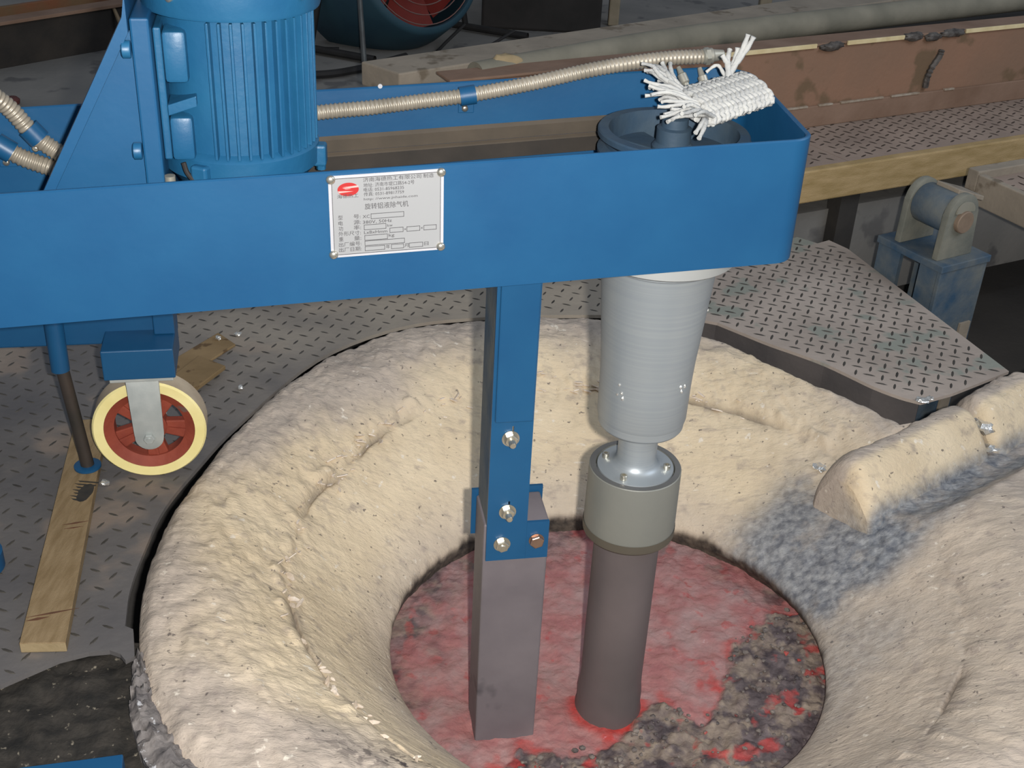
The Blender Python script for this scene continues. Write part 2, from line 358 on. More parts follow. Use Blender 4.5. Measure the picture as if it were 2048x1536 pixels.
def lining_material():
    m = bpy.data.materials.new('refractory'); m.use_nodes = True; nt = m.node_tree; L = nt.links.new; b = nt.nodes['Principled BSDF']
    b.inputs['Roughness'].default_value = .82; b.inputs['Specular IOR Level'].default_value = .25
    tc = nt.nodes.new('ShaderNodeTexCoord').outputs['Object']
    def nz(sc, det=6, vec=None, rough=.55):
        n = nt.nodes.new('ShaderNodeTexNoise'); n.inputs['Scale'].default_value = sc; n.inputs['Detail'].default_value = det; n.inputs['Roughness'].default_value = rough
        L(vec or tc, n.inputs['Vector']); return n.outputs['Fac']
    def ramp(f, p0, p1, c0=(0, 0, 0), c1=(255, 255, 255)):
        r = nt.nodes.new('ShaderNodeValToRGB'); r.color_ramp.elements[0].position = p0; r.color_ramp.elements[1].position = p1
        r.color_ramp.elements[0].color = s2l(c0)+(1,); r.color_ramp.elements[1].color = s2l(c1)+(1,); L(f, r.inputs[0]); return r.outputs[0]
    def mix(f, a, c):
        x = nt.nodes.new('ShaderNodeMix'); x.data_type = 'RGBA'
        if isinstance(f, float): x.inputs[0].default_value = f
        else: L(f, x.inputs[0])
        for k, v in ((6, a), (7, c)):
            if isinstance(v, tuple): x.inputs[k].default_value = s2l(v)+(1,)
            else: L(v, x.inputs[k])
        return x.outputs[2]
    def mul(a, c):
        x = nt.nodes.new('ShaderNodeMath'); x.operation = 'MULTIPLY'; L(a, x.inputs[0])
        if isinstance(c, float): x.inputs[1].default_value = c
        else: L(c, x.inputs[1])
        return x.outputs[0]
    def attr(n):
        x = nt.nodes.new('ShaderNodeAttribute'); x.attribute_name = n; return x.outputs['Fac']
    base = ramp(nz(7), .3, .7, (204, 185, 155), (220, 202, 172))
    greyc = ramp(nz(11), .3, .7, (158, 147, 138), (192, 178, 164))
    c = mix(mul(attr('grey'), .9), base, greyc)
    c = mix(mul(ramp(nz(26, 5), .58, .72), .55), c, (138, 126, 120))
    c = mix(mul(ramp(nz(90, 3), .66, .72), .8), c, (94, 86, 82))
    c = mix(mul(ramp(nz(48, 4), .66, .72), .8), c, (226, 216, 200))
    aluc = ramp(nz(70, 5), .35, .7, (86, 92, 102), (152, 154, 156))
    mq = nt.nodes.new('ShaderNodeMapping'); mq.inputs['Scale'].default_value = (16, 70, 40); mq.inputs['Rotation'].default_value = (0, 0, .35); L(tc, mq.inputs[0])
    c = mix(mul(ramp(nz(1, 6, mq.outputs[0], .65), .55, .72), .5), c, (140, 128, 122))
    c = mix(mul(ramp(nz(1.3, 5, mq.outputs[0], .6), .66, .76), .7), c, (232, 224, 210))
    c = mix(mul(attr('alu'), ramp(nz(9, 5), .25, .5)), c, aluc)
    c = mix(mul(attr('crack'), .75), c, (104, 94, 86))
    c = mix(mul(attr('dirt'), ramp(nz(60, 4), .5, .56)), c, (52, 46, 52))
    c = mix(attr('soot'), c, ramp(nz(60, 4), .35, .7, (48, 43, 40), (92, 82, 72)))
    L(c, b.inputs['Base Color'])
    mp = nt.nodes.new('ShaderNodeMapping'); mp.inputs['Scale'].default_value = (30, 95, 60); mp.inputs['Rotation'].default_value = (0, 0, .35); L(tc, mp.inputs[0])
    bp = nt.nodes.new('ShaderNodeBump'); bp.inputs['Strength'].default_value = .85; bp.inputs['Distance'].default_value = .004; L(nz(1, 7, mp.outputs[0], .62), bp.inputs['Height'])
    bp2 = nt.nodes.new('ShaderNodeBump'); bp2.inputs['Strength'].default_value = .55; bp2.inputs['Distance'].default_value = .002; L(nz(170, 5, None, .65), bp2.inputs['Height']); L(bp.outputs[0], bp2.inputs['Normal'])
    L(bp2.outputs[0], b.inputs['Normal'])
    mr = nt.nodes.new('ShaderNodeMapRange'); mr.inputs[3].default_value = .82; mr.inputs[4].default_value = .42; L(attr('alu'), mr.inputs[0]); L(mr.outputs[0], b.inputs['Roughness'])
    return m
lining = link('furnace_lining', me, None, lining_material(), True, 180)
tag(lining, 'round cream refractory furnace mouth with cracked lip and a pouring spout', 'furnace')

# raised refractory bank along the far side of the spout, in two lengths
def bank(name, a0, a1, hh, seed, rough):
    prof = [(1.13, -.18), (1.128, -.085), (1.112, -.030), (1.098, .000), (1.082, .013), (1.058, .015), (1.040, .006), (1.018, -.020), (.998, -.048), (.985, -.074), (.975, -.12), (.97, -.18)]
    pr = [(p.x, p.y) for p in spline([(c, z, 0) for c, z in prof], 5)]; na = int((a1-a0)/.006)+1
    vs, fs, gv = [], [], []
    for i in range(na):
        a = a0+(a1-a0)*i/(na-1); e = min(1, (i/(na-1)*(a1-a0))/.030); e2 = min(1, ((1-i/(na-1))*(a1-a0))/.020); e = (.62+.38*math.sqrt(max(0, 1-(1-e)**2)))*(.7+.3*math.sqrt(max(0, 1-(1-e2)**2)))
        for c, z in pr:
            cm = 1.055+(c-1.055)*(.55+.45*e); zz = -.09+(z+.09)*(e if z > -.09 else 1)*hh
            n1 = fbm(a*9+seed, c*9, 2.2)*.006*rough + fbm(a*45, c*45+seed, 4)*.0022*rough
            vs.append((a*ca_-(cm+n1)*sa_, a*sa_+(cm+n1)*ca_, zz+n1)); gv.append(sstep(1.052, 1.072, c+n1*2))
    m_ = len(pr)
    for i in range(na-1):
        for j in range(m_-1): fs.append((i*m_+j, i*m_+j+1, (i+1)*m_+j+1, (i+1)*m_+j))
    fs.append(tuple(range(m_))); fs.append(tuple((na-1)*m_+j for j in range(m_-1, -1, -1)))
    me = bpy.data.meshes.new(name); me.from_pydata(vs, [], fs); me.update()
    at = me.attributes.new('grey', 'FLOAT', 'POINT'); at.data.foreach_set('value', np.array(gv, dtype=np.float32))
    al_ = [max(0., 1-sstep(.985, 1.012, -v[0]*sa_+v[1]*ca_)) for v in vs]
    at = me.attributes.new('alu', 'FLOAT', 'POINT'); at.data.foreach_set('value', np.array(al_, dtype=np.float32))
    return link(name, me, lining, bpy.data.materials['refractory'], True, 48)
bank('spout_bank', 1.635, 2.005, 1.0, 1, .7); bank('spout_bank', 2.030, 2.70, 1.02, 5, 1.8)
# flakes and chips of lining along the cracked lip
bm = bmesh.new(); rg = random.Random(9)
for k in range(230):
    th = rg.uniform(math.radians(60), math.radians(262))
    if rg.random() > .25+1.6*max(0, fbm(math.cos(th)*5, math.sin(th)*5, 7.7)+.15): continue
    c, s_ = math.cos(th), math.sin(th); d = rg.gauss(.004, .010)-fbm(c*3, s_*3, 2.2)*.018; R0 = .560+d
    p0 = Vector((.2035+R0*c, 1.64+R0*s_, -.055+d*.75+.003)); L_ = rg.uniform(.003, .013); wv = L_*rg.uniform(.25, .6); an = th+rg.uniform(-.9, .9)+PI/2
    u_ = Vector((math.cos(an), math.sin(an), rg.uniform(-.2, .5))).normalized(); v_ = Vector((-math.sin(an), math.cos(an), rg.uniform(.2, .9))).normalized()
    pts = [p0+u_*L_*a+v_*wv*b for a, b in ((-1, -.3), (-.2, -.8), (.8, -.4), (1, .3), (.1, .9), (-.8, .5))]
    prism(bm, pts, u_.cross(v_)*rg.uniform(.0012, .0025))
fk = fin(bm, 'lip_flakes', pm('pale_flake', (190, 172, 150), (226, 214, 200), 40, .8, 0, .5, 120), lining); fk['kind'] = 'stuff'

# melt
MC = (.1935, 1.5545); MZ = -.24
crust_line = [(.62, 1.76), (.50, 1.73), (.42, 1.645), (.385, 1.56), (.385, 1.50), (.34, 1.452), (.285, 1.475), (.245, 1.455), (.225, 1.405), (.16, 1.375), (.10, 1.36), (.03, 1.355), (.0, 1.30), (-.1, 1.20), (0, 1.0), (.7, 1.0), (.7, 1.7)]
verts = []; faces = []; crm = []; edg = []
n = 210; g = np.linspace(-.412, .412, n)
for j in range(n):
    for i in range(n):
        x, y = MC[0]+g[i], MC[1]+g[j]
        wx, wy = x+fbm(x*14, y*14, .5)*.03, y+fbm(x*14, y*14, 8.5)*.03
        dd = edist(wx, wy, crust_line); ins = inpoly(wx, wy, crust_line)
        sd = dd if ins else -dd
        k = sstep(-.006, .008, sd)
        rr = math.hypot(x-MC[0], y-MC[1])
        left = sstep(.28, .40, rr+.10*fbm(x*16, y*16, 3))*(x < .15)*(.5+.5*sstep(-.02, .25, fbm(x*18, y*18, 6)))
        left = max(left, .8*sstep(.30, .40, rr)*(y > 1.75)*sstep(0, .2, fbm(x*15, y*15, 2)))
        k2 = max(k, left*.9)
        z = MZ + fbm(x*22, y*22, .2, 4)*.004 + k*(.002+abs(fbm(x*38, y*38, 4, 5))*.012) + (1-k)*fbm(x*75, y*75, 2, 3)*.0022
        verts.append((x, y, z)); crm.append(k2); edg.append(math.exp(-((sd+.012)/.016)**2)*sstep(-.15, .25, fbm(x*20, y*20, 7))*.8+math.exp(-((math.hypot(x-.186, y-1.476)-.058)/.012)**2)*(y < 1.49))
for j in range(n-1):
    for i in range(n-1):
        if math.hypot(g[i], g[j]) < .412: faces.append((j*n+i, j*n+i+1, (j+1)*n+i+1, (j+1)*n+i))
me = bpy.data.meshes.new('molten_metal'); me.from_pydata(verts, [], faces); me.update()
for nm, arr in (('crust', crm), ('hot', edg)):
    at = me.attributes.new(nm, 'FLOAT', 'POINT'); at.data.foreach_set('value', np.array(arr, dtype=np.float32))
m = bpy.data.materials.new('molten_metal'); m.use_nodes = True; nt = m.node_tree; L = nt.links.new; b = nt.nodes['Principled BSDF']
def _n(sc, p0, p1, c0, c1, det=5):
    a = nt.nodes.new('ShaderNodeTexNoise'); a.inputs['Scale'].default_value = sc; a.inputs['Detail'].default_value = det
    r = nt.nodes.new('ShaderNodeValToRGB'); r.color_ramp.elements[0].position = p0; r.color_ramp.elements[1].position = p1
    r.color_ramp.elements[0].color = s2l(c0)+(1,); r.color_ramp.elements[1].color = s2l(c1)+(1,)
    L(nt.nodes.new('ShaderNodeTexCoord').outputs['Object'], a.inputs[0]); L(a.outputs[0], r.inputs[0]); return r.outputs[0]
def _mix(f, a, c):
    x = nt.nodes.new('ShaderNodeMix'); x.data_type = 'RGBA'; L(f, x.inputs[0]); L(a, x.inputs[6]); L(c, x.inputs[7]); return x.outputs[2]
def _at(nm):
    x = nt.nodes.new('ShaderNodeAttribute'); x.attribute_name = nm; return x.outputs['Fac']
pink = _mix(_n(16, .42, .64, (0, 0, 0), (255, 255, 255)), _n(38, .3, .7, (136, 92, 91), (150, 108, 104)), _n(30, .3, .7, (140, 120, 117), (150, 124, 120)))
pink = _mix(_n(30, .62, .70, (0, 0, 0), (200, 200, 200)), pink, _n(40, .3, .7, (146, 52, 52), (156, 62, 60)))
pink = _mix(_at('hot'), pink, _n(26, .4, .6, (160, 50, 44), (150, 74, 70)))
crust = _mix(_n(24, .46, .56, (0, 0, 0), (255, 255, 255)), _n(44, .3, .7, (46, 40, 43), (96, 86, 86)), _n(44, .35, .7, (94, 82, 77), (134, 121, 106)))
crust = _mix(_n(17, .57, .63, (0, 0, 0), (230, 230, 230), 3), crust, _n(30, .3, .7, (170, 44, 42), (128, 60, 56)))
L(_mix(_at('crust'), pink, crust), b.inputs['Base Color'])
mr = nt.nodes.new('ShaderNodeMapRange'); mr.inputs[3].default_value = .13; mr.inputs[4].default_value = .7; L(_at('crust'), mr.inputs[0]); L(mr.outputs[0], b.inputs['Roughness'])
bp = nt.nodes.new('ShaderNodeBump'); bp.inputs['Strength'].default_value = .7; bp.inputs['Distance'].default_value = .003
nn = nt.nodes.new('ShaderNodeTexNoise'); nn.inputs['Scale'].default_value = 150; nn.inputs['Detail'].default_value = 6; L(nt.nodes.new('ShaderNodeTexCoord').outputs['Object'], nn.inputs[0]); L(nn.outputs[0], bp.inputs['Height']); L(bp.outputs[0], b.inputs['Normal'])
# dull red heat of the bath
em = nt.nodes.new('ShaderNodeMix'); em.data_type = 'RGBA'; L(_at('crust'), em.inputs[0]); em.inputs[6].default_value = (.05, .003, .004, 1); em.inputs[7].default_value = (.006, 0, 0, 1)
L(em.outputs[2], b.inputs['Emission Color']); b.inputs['Emission Strength'].default_value = .6
melt = link('molten_metal', me, None, m, True, 180)
tag(melt, 'pool of pinkish red molten aluminium with grey crust in the furnace mouth', 'molten metal')
# loose lumps of dross on the crust
bm = bmesh.new(); rg = random.Random(5)
for k in range(420):
    for _ in range(60):
        x, y = MC[0]+rg.uniform(-.39, .39), MC[1]+rg.uniform(-.39, .39)
        if math.hypot(x-MC[0], y-MC[1]) < .385 and inpoly(x, y, crust_line) and rg.random() < .4+1.5*max(0, fbm(x*12, y*12, 3)): break
    else: continue
    r = rg.choice((.0015, .002, .003, .0035, .005)); q = bmesh.ops.create_icosphere(bm, subdivisions=1, radius=r)
    for v in q['verts']:
        v.co = Vector((v.co.x*rg.uniform(.7, 1.5), v.co.y*rg.uniform(.7, 1.5), v.co.z*rg.uniform(.5, .9))) + Vector((x, y, MZ+.004+abs(fbm(x*38, y*38, 4, 5))*.011))
dr = fin(bm, 'dross_lumps', pm('dross', (58, 52, 54), (124, 114, 106), 34, .7, .1, .6, 90, spots=((150, 60, 54), 22, .62)), melt); dr['kind'] = 'stuff'

# ------------------------------------------------------------------ floor plates
lp = [(-1.75, 3.05), (-1.75, 1.02), (-.677, 1.21), (-.615, 1.265), (-.580, 1.282), (-.552, 1.288), (-.535, 1.282), (-.524, 1.270), (-.514, 1.280), (-.532, 1.334)] + hole + [(.300, 3.05)]
tread_plate('wide grey tread plate floor left of the furnace, under the caster', lp, 0, .008, math.radians(-19.7), .0325, LUG, PLATEL, clip=[(-1.35, .95), (.445, .95), (.445, 2.95), (-1.35, 2.95)])
rp = [(.302, 2.440), (.40, 2.434), (.45, 2.418)] + smooth2([(.50, 2.375), (.553, 2.330), (.61, 2.290), (.658, 2.252), (.70, 2.208), (.740, 2.165), (.785, 2.130), (.823, 2.112)], 3) + [(.90, 2.155), (1.049, 2.262), (.93, 2.606), (.838, 2.875), (.80, 2.925), (.765, 2.900), (.72, 2.935), (.66, 2.90), (.60, 2.93), (.302, 2.93)]
tread_plate('dusty tread plate with curved cut edge and sharp corner, right of the furnace', rp, .002, .007, math.radians(-19), .0272, LUG, PLATE, ll=.0295, lw=.0056)
# steel skirt under the curved plate edge
bm = bmesh.new(); sk = [(.36, 2.448), (.45, 2.432), (.553, 2.336), (.658, 2.258), (.740, 2.168), (.823, 2.122)]
for a, b_ in zip(sk[:-1], sk[1:]):
    d = (Vector((b_[0]-a[0], b_[1]-a[1], 0))).normalized(); nn_ = Vector((-d.y, d.x, 0))
    prism(bm, [(a[0], a[1], -.42), (b_[0], b_[1], -.42), (b_[0], b_[1], -.006), (a[0], a[1], -.006)], nn_*.006 if nn_.y > 0 else -nn_*.006)
tag(fin(bm, 'pit_skirt', SKIRT), 'dark steel skirt of the pit below the curved plate edge', 'steel skirt')
# mortar and metal splashes that bridge the gap at the lower left
bm = bmesh.new(); rg = random.Random(2)
rows = []
for i in range(90):
    t = i/89; a = Vector((float(np.interp(1.292-.29*t, [1.0, 1.084, 1.136, 1.196, 1.252, 1.30], [-.290, -.371, -.420, -.463, -.487, -.508])), 1.292-.29*t, .004)); wdt = .016+.034*min(1, t*1.6)
    n_ = Vector((-.87, -.48, 0)); rows.append([bm.verts.new(a + n_*wdt*k + Vector((0, 0, -.012+.010*(1-abs(k-.5)*2)+.012*fbm(t*22, k*5, 1, 5)))) for k in (0, .17, .33, .5, .67, .83, 1)])
for a, b_ in zip(rows[:-1], rows[1:]):
    for k in range(6): bm.faces.new((a[k], a[k+1], b_[k+1], b_[k]))
r = bmesh.ops.extrude_face_region(bm, geom=list(bm.faces)); bmesh.ops.translate(bm, vec=(0, 0, -.05), verts=[v for v in r['geom'] if isinstance(v, bmesh.types.BMVert)])
tag(fin(bm, 'mortar_joint', MORTAR, None, True, 60), 'ragged grey mortar joint with metal splashes along the lower left furnace edge', 'mortar')
bm = bmesh.new(); N_ = 60; rows = []
for j in range(N_):
    for i in range(N_):
        pass
vs = []; fs = []
for j in range(70):
    for i in range(90):
        x = -1.2+i*.0095; y = .82+j*.0075
        vs.append((x, y, -.030+fbm(x*30, y*30, 2, 4)*.008))
for j in range(69):
    for i in range(89): fs.append((j*90+i, j*90+i+1, (j+1)*90+i+1, (j+1)*90+i))
me = bpy.data.meshes.new('slag_bed'); me.from_pydata(vs, [], fs); me.update()
sb = link('slag_bed', me, None, SLAG, True, 180); tag(sb, 'dark gritty slag in the opening at the lower left of the furnace', 'slag', None, 'stuff')

# ------------------------------------------------------------------ platform at the back right
ZP = .15
WA = Vector((.60, 2.941, 0))
def at(o, s, d, z): p = o + T2*s - N2*d; return Vector((p.x, p.y, z))
pl1 = [at(WA, -.10, .03, 0), at(WA, .315, .03, 0), at(WA, .28, .45, 0), at(WA, -.10, .45, 0)]
pl2 = [at(WA, .317, .03, 0), at(WA, 2.2, .03, 0), at(WA, 2.2, .45, 0), at(WA, .282, .45, 0)]
tread_plate('brown dusty tread plate of the platform, beside the end of the blue arm', [(p.x, p.y) for p in pl1], ZP, .008, math.radians(-30), .030, LUGP, PLATP, ll=.030, lw=.006)
tread_plate('long brown tread plate of the platform, behind the hinge bracket', [(p.x, p.y) for p in pl2], ZP, .008, math.radians(-38), .031, LUGP, PLATP, ll=.031, lw=.0066)
bm = bmesh.new(); obox(bm, at(WA, -.12, 0, ZP-.088), T2, -N2, (0, 0, 1), 2.3, .03, .089, .004)
tag(fin(bm, 'timber_plank', WOODP), 'orange brown timber plank along the front edge of the platform', 'plank')
pfx = empty('platform_frame', at(WA, .3, .2, -.3)); tag(pfx, 'dark steel frame and post carrying the tread plates of the platform', 'steel frame')
bm = bmesh.new(); obox(bm, at(WA, .325, .035, -.45)-pfx.location, T2, -N2, (0, 0, 1), .065, .05, .51); fin(bm, 'post', DARKS, pfx)
bm = bmesh.new(); obox(bm, at(WA, 1.9, .035, -.45)-pfx.location, T2, -N2, (0, 0, 1), .065, .05, .51); fin(bm, 'post', DARKS, pfx)
bm = bmesh.new(); obox(bm, at(WA, -.1, .34, -.005)-pfx.location, T2, -N2, (0, 0, 1), .065, .05, .07); fin(bm, 'post', DARKS, pfx)
bm = bmesh.new(); obox(bm, at(WA, -.1, .035, ZP-.084)-pfx.location, T2, -N2, (0, 0, 1), 2.2, .42, .075); fin(bm, 'deck_frame', DARKS, pfx)

# rusty launder trough on the platform
SAo = Vector((.8076, 3.3957, 0)); S1 = Vector((.8783, .4781, 0)); S2 = Vector((-.4781, .8783, 0))
def st(s, d, z): return SAo + S1*s + S2*d + Vector((0, 0, z))
tr = empty('launder_trough', st(0, .15, .15)); tag(tr, 'long rusty steel trough with cream seal strip standing on the platform', 'trough')
def tbox(name, mat, s0, s1, d0, d1, z0, z1, bev=.003):
    bm = bmesh.new(); obox(bm, st(s0, d0, z0)-tr.location, S1, S2, (0, 0, 1), s1-s0, d1-d0, z1-z0, bev); return fin(bm, name, mat, tr)
tbox('front_panel', RUST, -1.0, 1.6, .004, .018, .15, .378)
tbox('skirting', RUSTD, -1.0, 1.6, -.006, .003, .15, .212)
tbox('front_ledge', RUSTD, -1.13, 1.6, .002, .085, .379, .387)
tbox('inner_floor', DARKS, -1.15, 1.6, .02, .40, .30, .309)
bmq = bmesh.new(); e0 = Vector((-.316, 2.945, .311)); e1 = (Vector((.565, 3.618, .311))-e0).normalized(); e2 = Vector((-e1.y, e1.x, 0))
prism(bmq, [e0, e0+e1*2.6, e0+e1*2.6+e2*.155, e0+e2*.135-e1*.03], (0, 0, .061), .004)
tag(fin(bmq, 'steel_beam', DUSTY), 'wide dusty grey brown steel beam behind the pipe of the rusty trough', 'beam')
for s0 in (-.95,):
    tbox('support_foot', DARKS, s0, s0+.06, .02, .32, -.004, .299)
rg = random.Random(11)
for a, b_ in ((-.37, -.02), (.09, .30), (.54, 1.0), (1.02, 1.6)):
    tbox('seal_strip', CREAM, a, b_, -.004, .0015, .377, .389, .001)
for s0, s1, dz in ((.00, .075, .0), (.30, .37, .004), (.38, .44, -.002), (.45, .53, .003)):
    bm = bmesh.new(); c = st((s0+s1)/2, .0, .378+dz)-tr.location
    q = bmesh.ops.create_icosphere(bm, subdivisions=3, radius=1)
    for v in q['verts']:
        k = 1+.35*fbm(v.co.x*2+s0*9, v.co.y*2, v.co.z*2); v.co = c + S1*v.co.x*k*(s1-s0)*.55 + S2*v.co.y*k*.013 + Vector((0, 0, v.co.z*k*.012))
    fin(bm, 'weld_lump', WELD, tr, True, 80)
bm = bmesh.new(); path = [st(.46, -.0005, .335), st(.455, -.001, .315), st(.435, -.001, .285), st(.425, -.001, .255), st(.425, -.001, .225)]
tube(bm, [p-tr.location for p in spline(path, 5)], [.007+.004*abs(math.sin(i*1.7)) for i in range(21)], 8); fin(bm, 'crack_patch', WELD, tr, True)
for s0, s1 in ((-.10, -.02), (.02, .07), (.10, .26), (.29, .40), (.50, .54)):
    tbox('weld_bead', pm('weld_bead', (176, 164, 148), (150, 132, 112), 60, .6, .2, .5, 90) if s0 < -.05 else bpy.data.materials['weld_bead'], s0, s1, -.0095, -.0005, .210, .2155, .001)
bm = bmesh.new(); tube(bm, [p-tr.location for p in spline([(-.13, 2.985, .362), (.054, 3.137, .365), (.558, 3.540, .365), (1.66, 4.235, .365), (2.0, 4.44, .365)], 6)], .037, 20); fin(bm, 'pipe', PIPEM, tr, True, 60)
bm = bmesh.new(); q = bmesh.ops.create_icosphere(bm, subdivisions=3, radius=1)
for v in q['verts']:
    k = 1+.3*fbm(v.co.x*1.5, v.co.y*1.5, v.co.z*1.5+4); v.co = Vector((-.06, 3.035, .375))-tr.location + S1*v.co.x*.05*k + S2*v.co.y*.02*k + Vector((0, 0, v.co.z*.035*k))
fin(bm, 'dust_clod', pm('dust_clod', (150, 132, 100), (170, 150, 116), 20, .95, 0, .5, 60), tr, True, 80)

# ------------------------------------------------------------------ hinge bracket in the pit
BK = Vector((.901, 2.778, 0)); BF = Vector((.981, 2.587, 0)); BR = Vector((1.122, 2.675, 0))
du = (BR-BF).normalized(); dv = Vector((-du.y, du.x, 0)); LU = (BR-BF).length; LV = (BK-BF).length
hb = empty('hinge_bracket', BF + Vector((0, 0, -.46))); tag(hb, 'dusty blue steel hinge bracket with brown pin standing in the pit', 'hinge bracket')
def hl(u, v, z): return du*u + dv*v + Vector((0, 0, z+.46))
bm = bmesh.new(); obox(bm, hl(0, 0, .072), du, dv, (0, 0, 1), LU, LV, .018, .002); fin(bm, 'top_plate', BLUED, hb)
bm = bmesh.new(); obox(bm, hl(.004, .004, -.46), du, dv, (0, 0, 1), LU-.008, .012, .531, .002); fin(bm, 'front_panel', BLUED, hb)
bm = bmesh.new(); obox(bm, hl(LU-.016, .017, -.46), du, dv, (0, 0, 1), .012, LV-.022, .531); fin(bm, 'side_panel', BLUED, hb)
for v0, v1 in ((.017, .070), (LV-.075, LV-.004)):
    bm = bmesh.new(); obox(bm, hl(.006, v0, -.05), du, dv, (0, 0, 1), .012, v1-v0, .121); fin(bm, 'side_strip', BLUED, hb)
bm = bmesh.new(); obox(bm, hl(.004, .017, -.46), du, dv, (0, 0, 1), .022, LV-.022, .409, .003); fin(bm, 'lower_rail', BLUED, hb)
def cheek(v0, th):
    pts = [(.012, .09)] + [(.066+.050*math.cos(a), .195+.052*math.sin(a)) for a in np.linspace(PI*.97, PI*.03, 16)] + [(.128, .09)]
    bm = bmesh.new(); prism(bm, [hl(u, v0, z) for u, z in pts], dv*th, .0025); return fin(bm, 'cheek_plate', pm('cheek_paint', (104, 106, 98), (128, 126, 114), 16, .8, 0, .3, 70) if 'cheek_paint' not in bpy.data.materials else bpy.data.materials['cheek_paint'], hb, True, 40)
cheek(.030, .018); cheek(.148, .018)
bm = bmesh.new(); lathe(bm, [(.046, 0), (.048, .003), (.048, .090), (.046, .094)], 32, hl(.066, .146, .19), -dv); fin(bm, 'knuckle', BLUED, hb, True)
bm = bmesh.new(); lathe(bm, [(.025, 0), (.027, .002), (.027, .132), (.025, .134)], 28, hl(.066, .152, .182), -dv); fin(bm, 'pin', PINB, hb, True)
bm = bmesh.new(); prism(bm, [hl(.066+.030*math.cos(a), .0285, .205+.026*math.sin(a)) for a in np.linspace(0, PI, 14)], -dv*.004); fin(bm, 'retaining_tab', pm('grey_tab', (128, 126, 112), (140, 136, 124), 20, .8), hb)
bm = bmesh.new(); prism(bm, [hl(.070, .128, .236), hl(.070, .060, .236), hl(.165, .060, .205), hl(.165, .128, .205)], (0, 0, .012), .002); fin(bm, 'hinge_arm', DUSTY, hb)
bm = bmesh.new(); obox(bm, hl(.075, -.030, -.46), du, dv, (0, 0, 1), .035, .006, .40); fin(bm, 'rear_lug', DUSTY, hb)
# tilting cover frame to the right of the bracket
cf = empty('tilting_cover', (1.16, 2.94, .18)); tag(cf, 'grey channel framed tread plate cover hinged right of the blue bracket', 'cover')
cu = T2; cvv = N2
def cl(u, v, z): return cu*u + cvv*v + Vector((0, 0, z))
bm = bmesh.new(); obox(bm, cl(-.02, -.035, -.03), cu, cvv, (0, 0, 1), 1.2, .035, .055, .003); fin(bm, 'back_channel', DUSTY, cf)
bm = bmesh.new(); obox(bm, cl(-.02, .0005, -.06), cu, cvv, (0, 0, 1), .022, .62, .078, .003); fin(bm, 'side_channel', DUSTY, cf)
bm = bmesh.new(); obox(bm, cl(.0025, .0005, -.004), cu, cvv, (0, 0, 1), 1.15, .62, .008); cp_ = fin(bm, 'cover_plate', PLATP, cf)
verts = []; faces = []
for i in range(30):
    for j in range(17):
        x, y = .03+i*.036, .03+j*.036; a = 0 if (i+j) % 2 else PI/2; k = len(verts)
        for q, w, zz in ((-.5, 0, 0), (0, -.5, 0), (.5, 0, 0), (0, .5, 0), (-.35, 0, 1), (0, -.3, 1), (.35, 0, 1), (0, .3, 1)):
            lx, ly = q*.027, w*.006; verts.append(cl(x+lx*math.cos(a)-ly*math.sin(a), y+lx*math.sin(a)+ly*math.cos(a), .0038+zz*.0018))
        for e in range(4): faces.append((k+e, k+(e+1) % 4, k+4+(e+1) % 4, k+4+e))
        faces.append((k+4, k+5, k+6, k+7))
me = bpy.data.meshes.new('tread_lugs'); me.from_pydata(verts, [], faces); l = link('tread_lugs', me, cp_, LUGP); l['kind'] = 'stuff'
bm = bmesh.new(); obox(bm, cl(.75, .12, -.64), cu, cvv, (0, 0, 1), .05, .05, .634); fin(bm, 'support_leg', DARKS, cf)

# ------------------------------------------------------------------ background left and top
rc = empty('rusty_channel', (-1.7, 4.25, 0)); tag(rc, 'old rusty steel channel lying on the concrete floor at the back left', 'steel channel')
cdv = Vector((.66, .75, 0)).normalized(); cnv = Vector((cdv.y, -cdv.x, 0))
bm = bmesh.new(); obox(bm, Vector((-.1, -.2, -.005)) - cdv*1.4, cdv, -cnv, (0, 0, 1), 3.0, .02, .145, .002); fin(bm, 'web', pm('web_shade', (40, 37, 34), (56, 50, 44), 10, .9, 0, .4, 60), rc)  # near-black web colour has the shade under the channel painted in
bm = bmesh.new(); obox(bm, Vector((-.1, -.2, .141)) - cdv*1.4 + cnv*.02, cdv, -cnv, (0, 0, 1), 3.0, .07, .012, .002); fin(bm, 'top_flange', RUSTD, rc)
bm = bmesh.new(); obox(bm, Vector((-.1, -.2, .10)) - cdv*1.4 - cnv*.10, cdv, -cnv, (0, 0, 1), 3.0, .02, .07, .002); fin(bm, 'rear_lip', pm('rust_lip', (120, 74, 48), (104, 84, 58), 8, .8, 0, .3, 60), rc)
bm = bmesh.new(); obox(bm, Vector((-.1, -.2, -.005)) - cdv*1.4 - cnv*.05, cdv, -cnv, (0, 0, 1), 3.0, .07, .10); fin(bm, 'inner_fill', DARKS, rc)
bm = bmesh.new(); tube(bm, [Vector((.2, .145, .14))+cnv*.007, Vector((.22, .13, .09))+cnv*.012, Vector((.25, .13, .04))+cnv*.014], [.006, .008, .005], 8); fin(bm, 'drip', pm('pale_drip', (140, 120, 92)), rc, True)

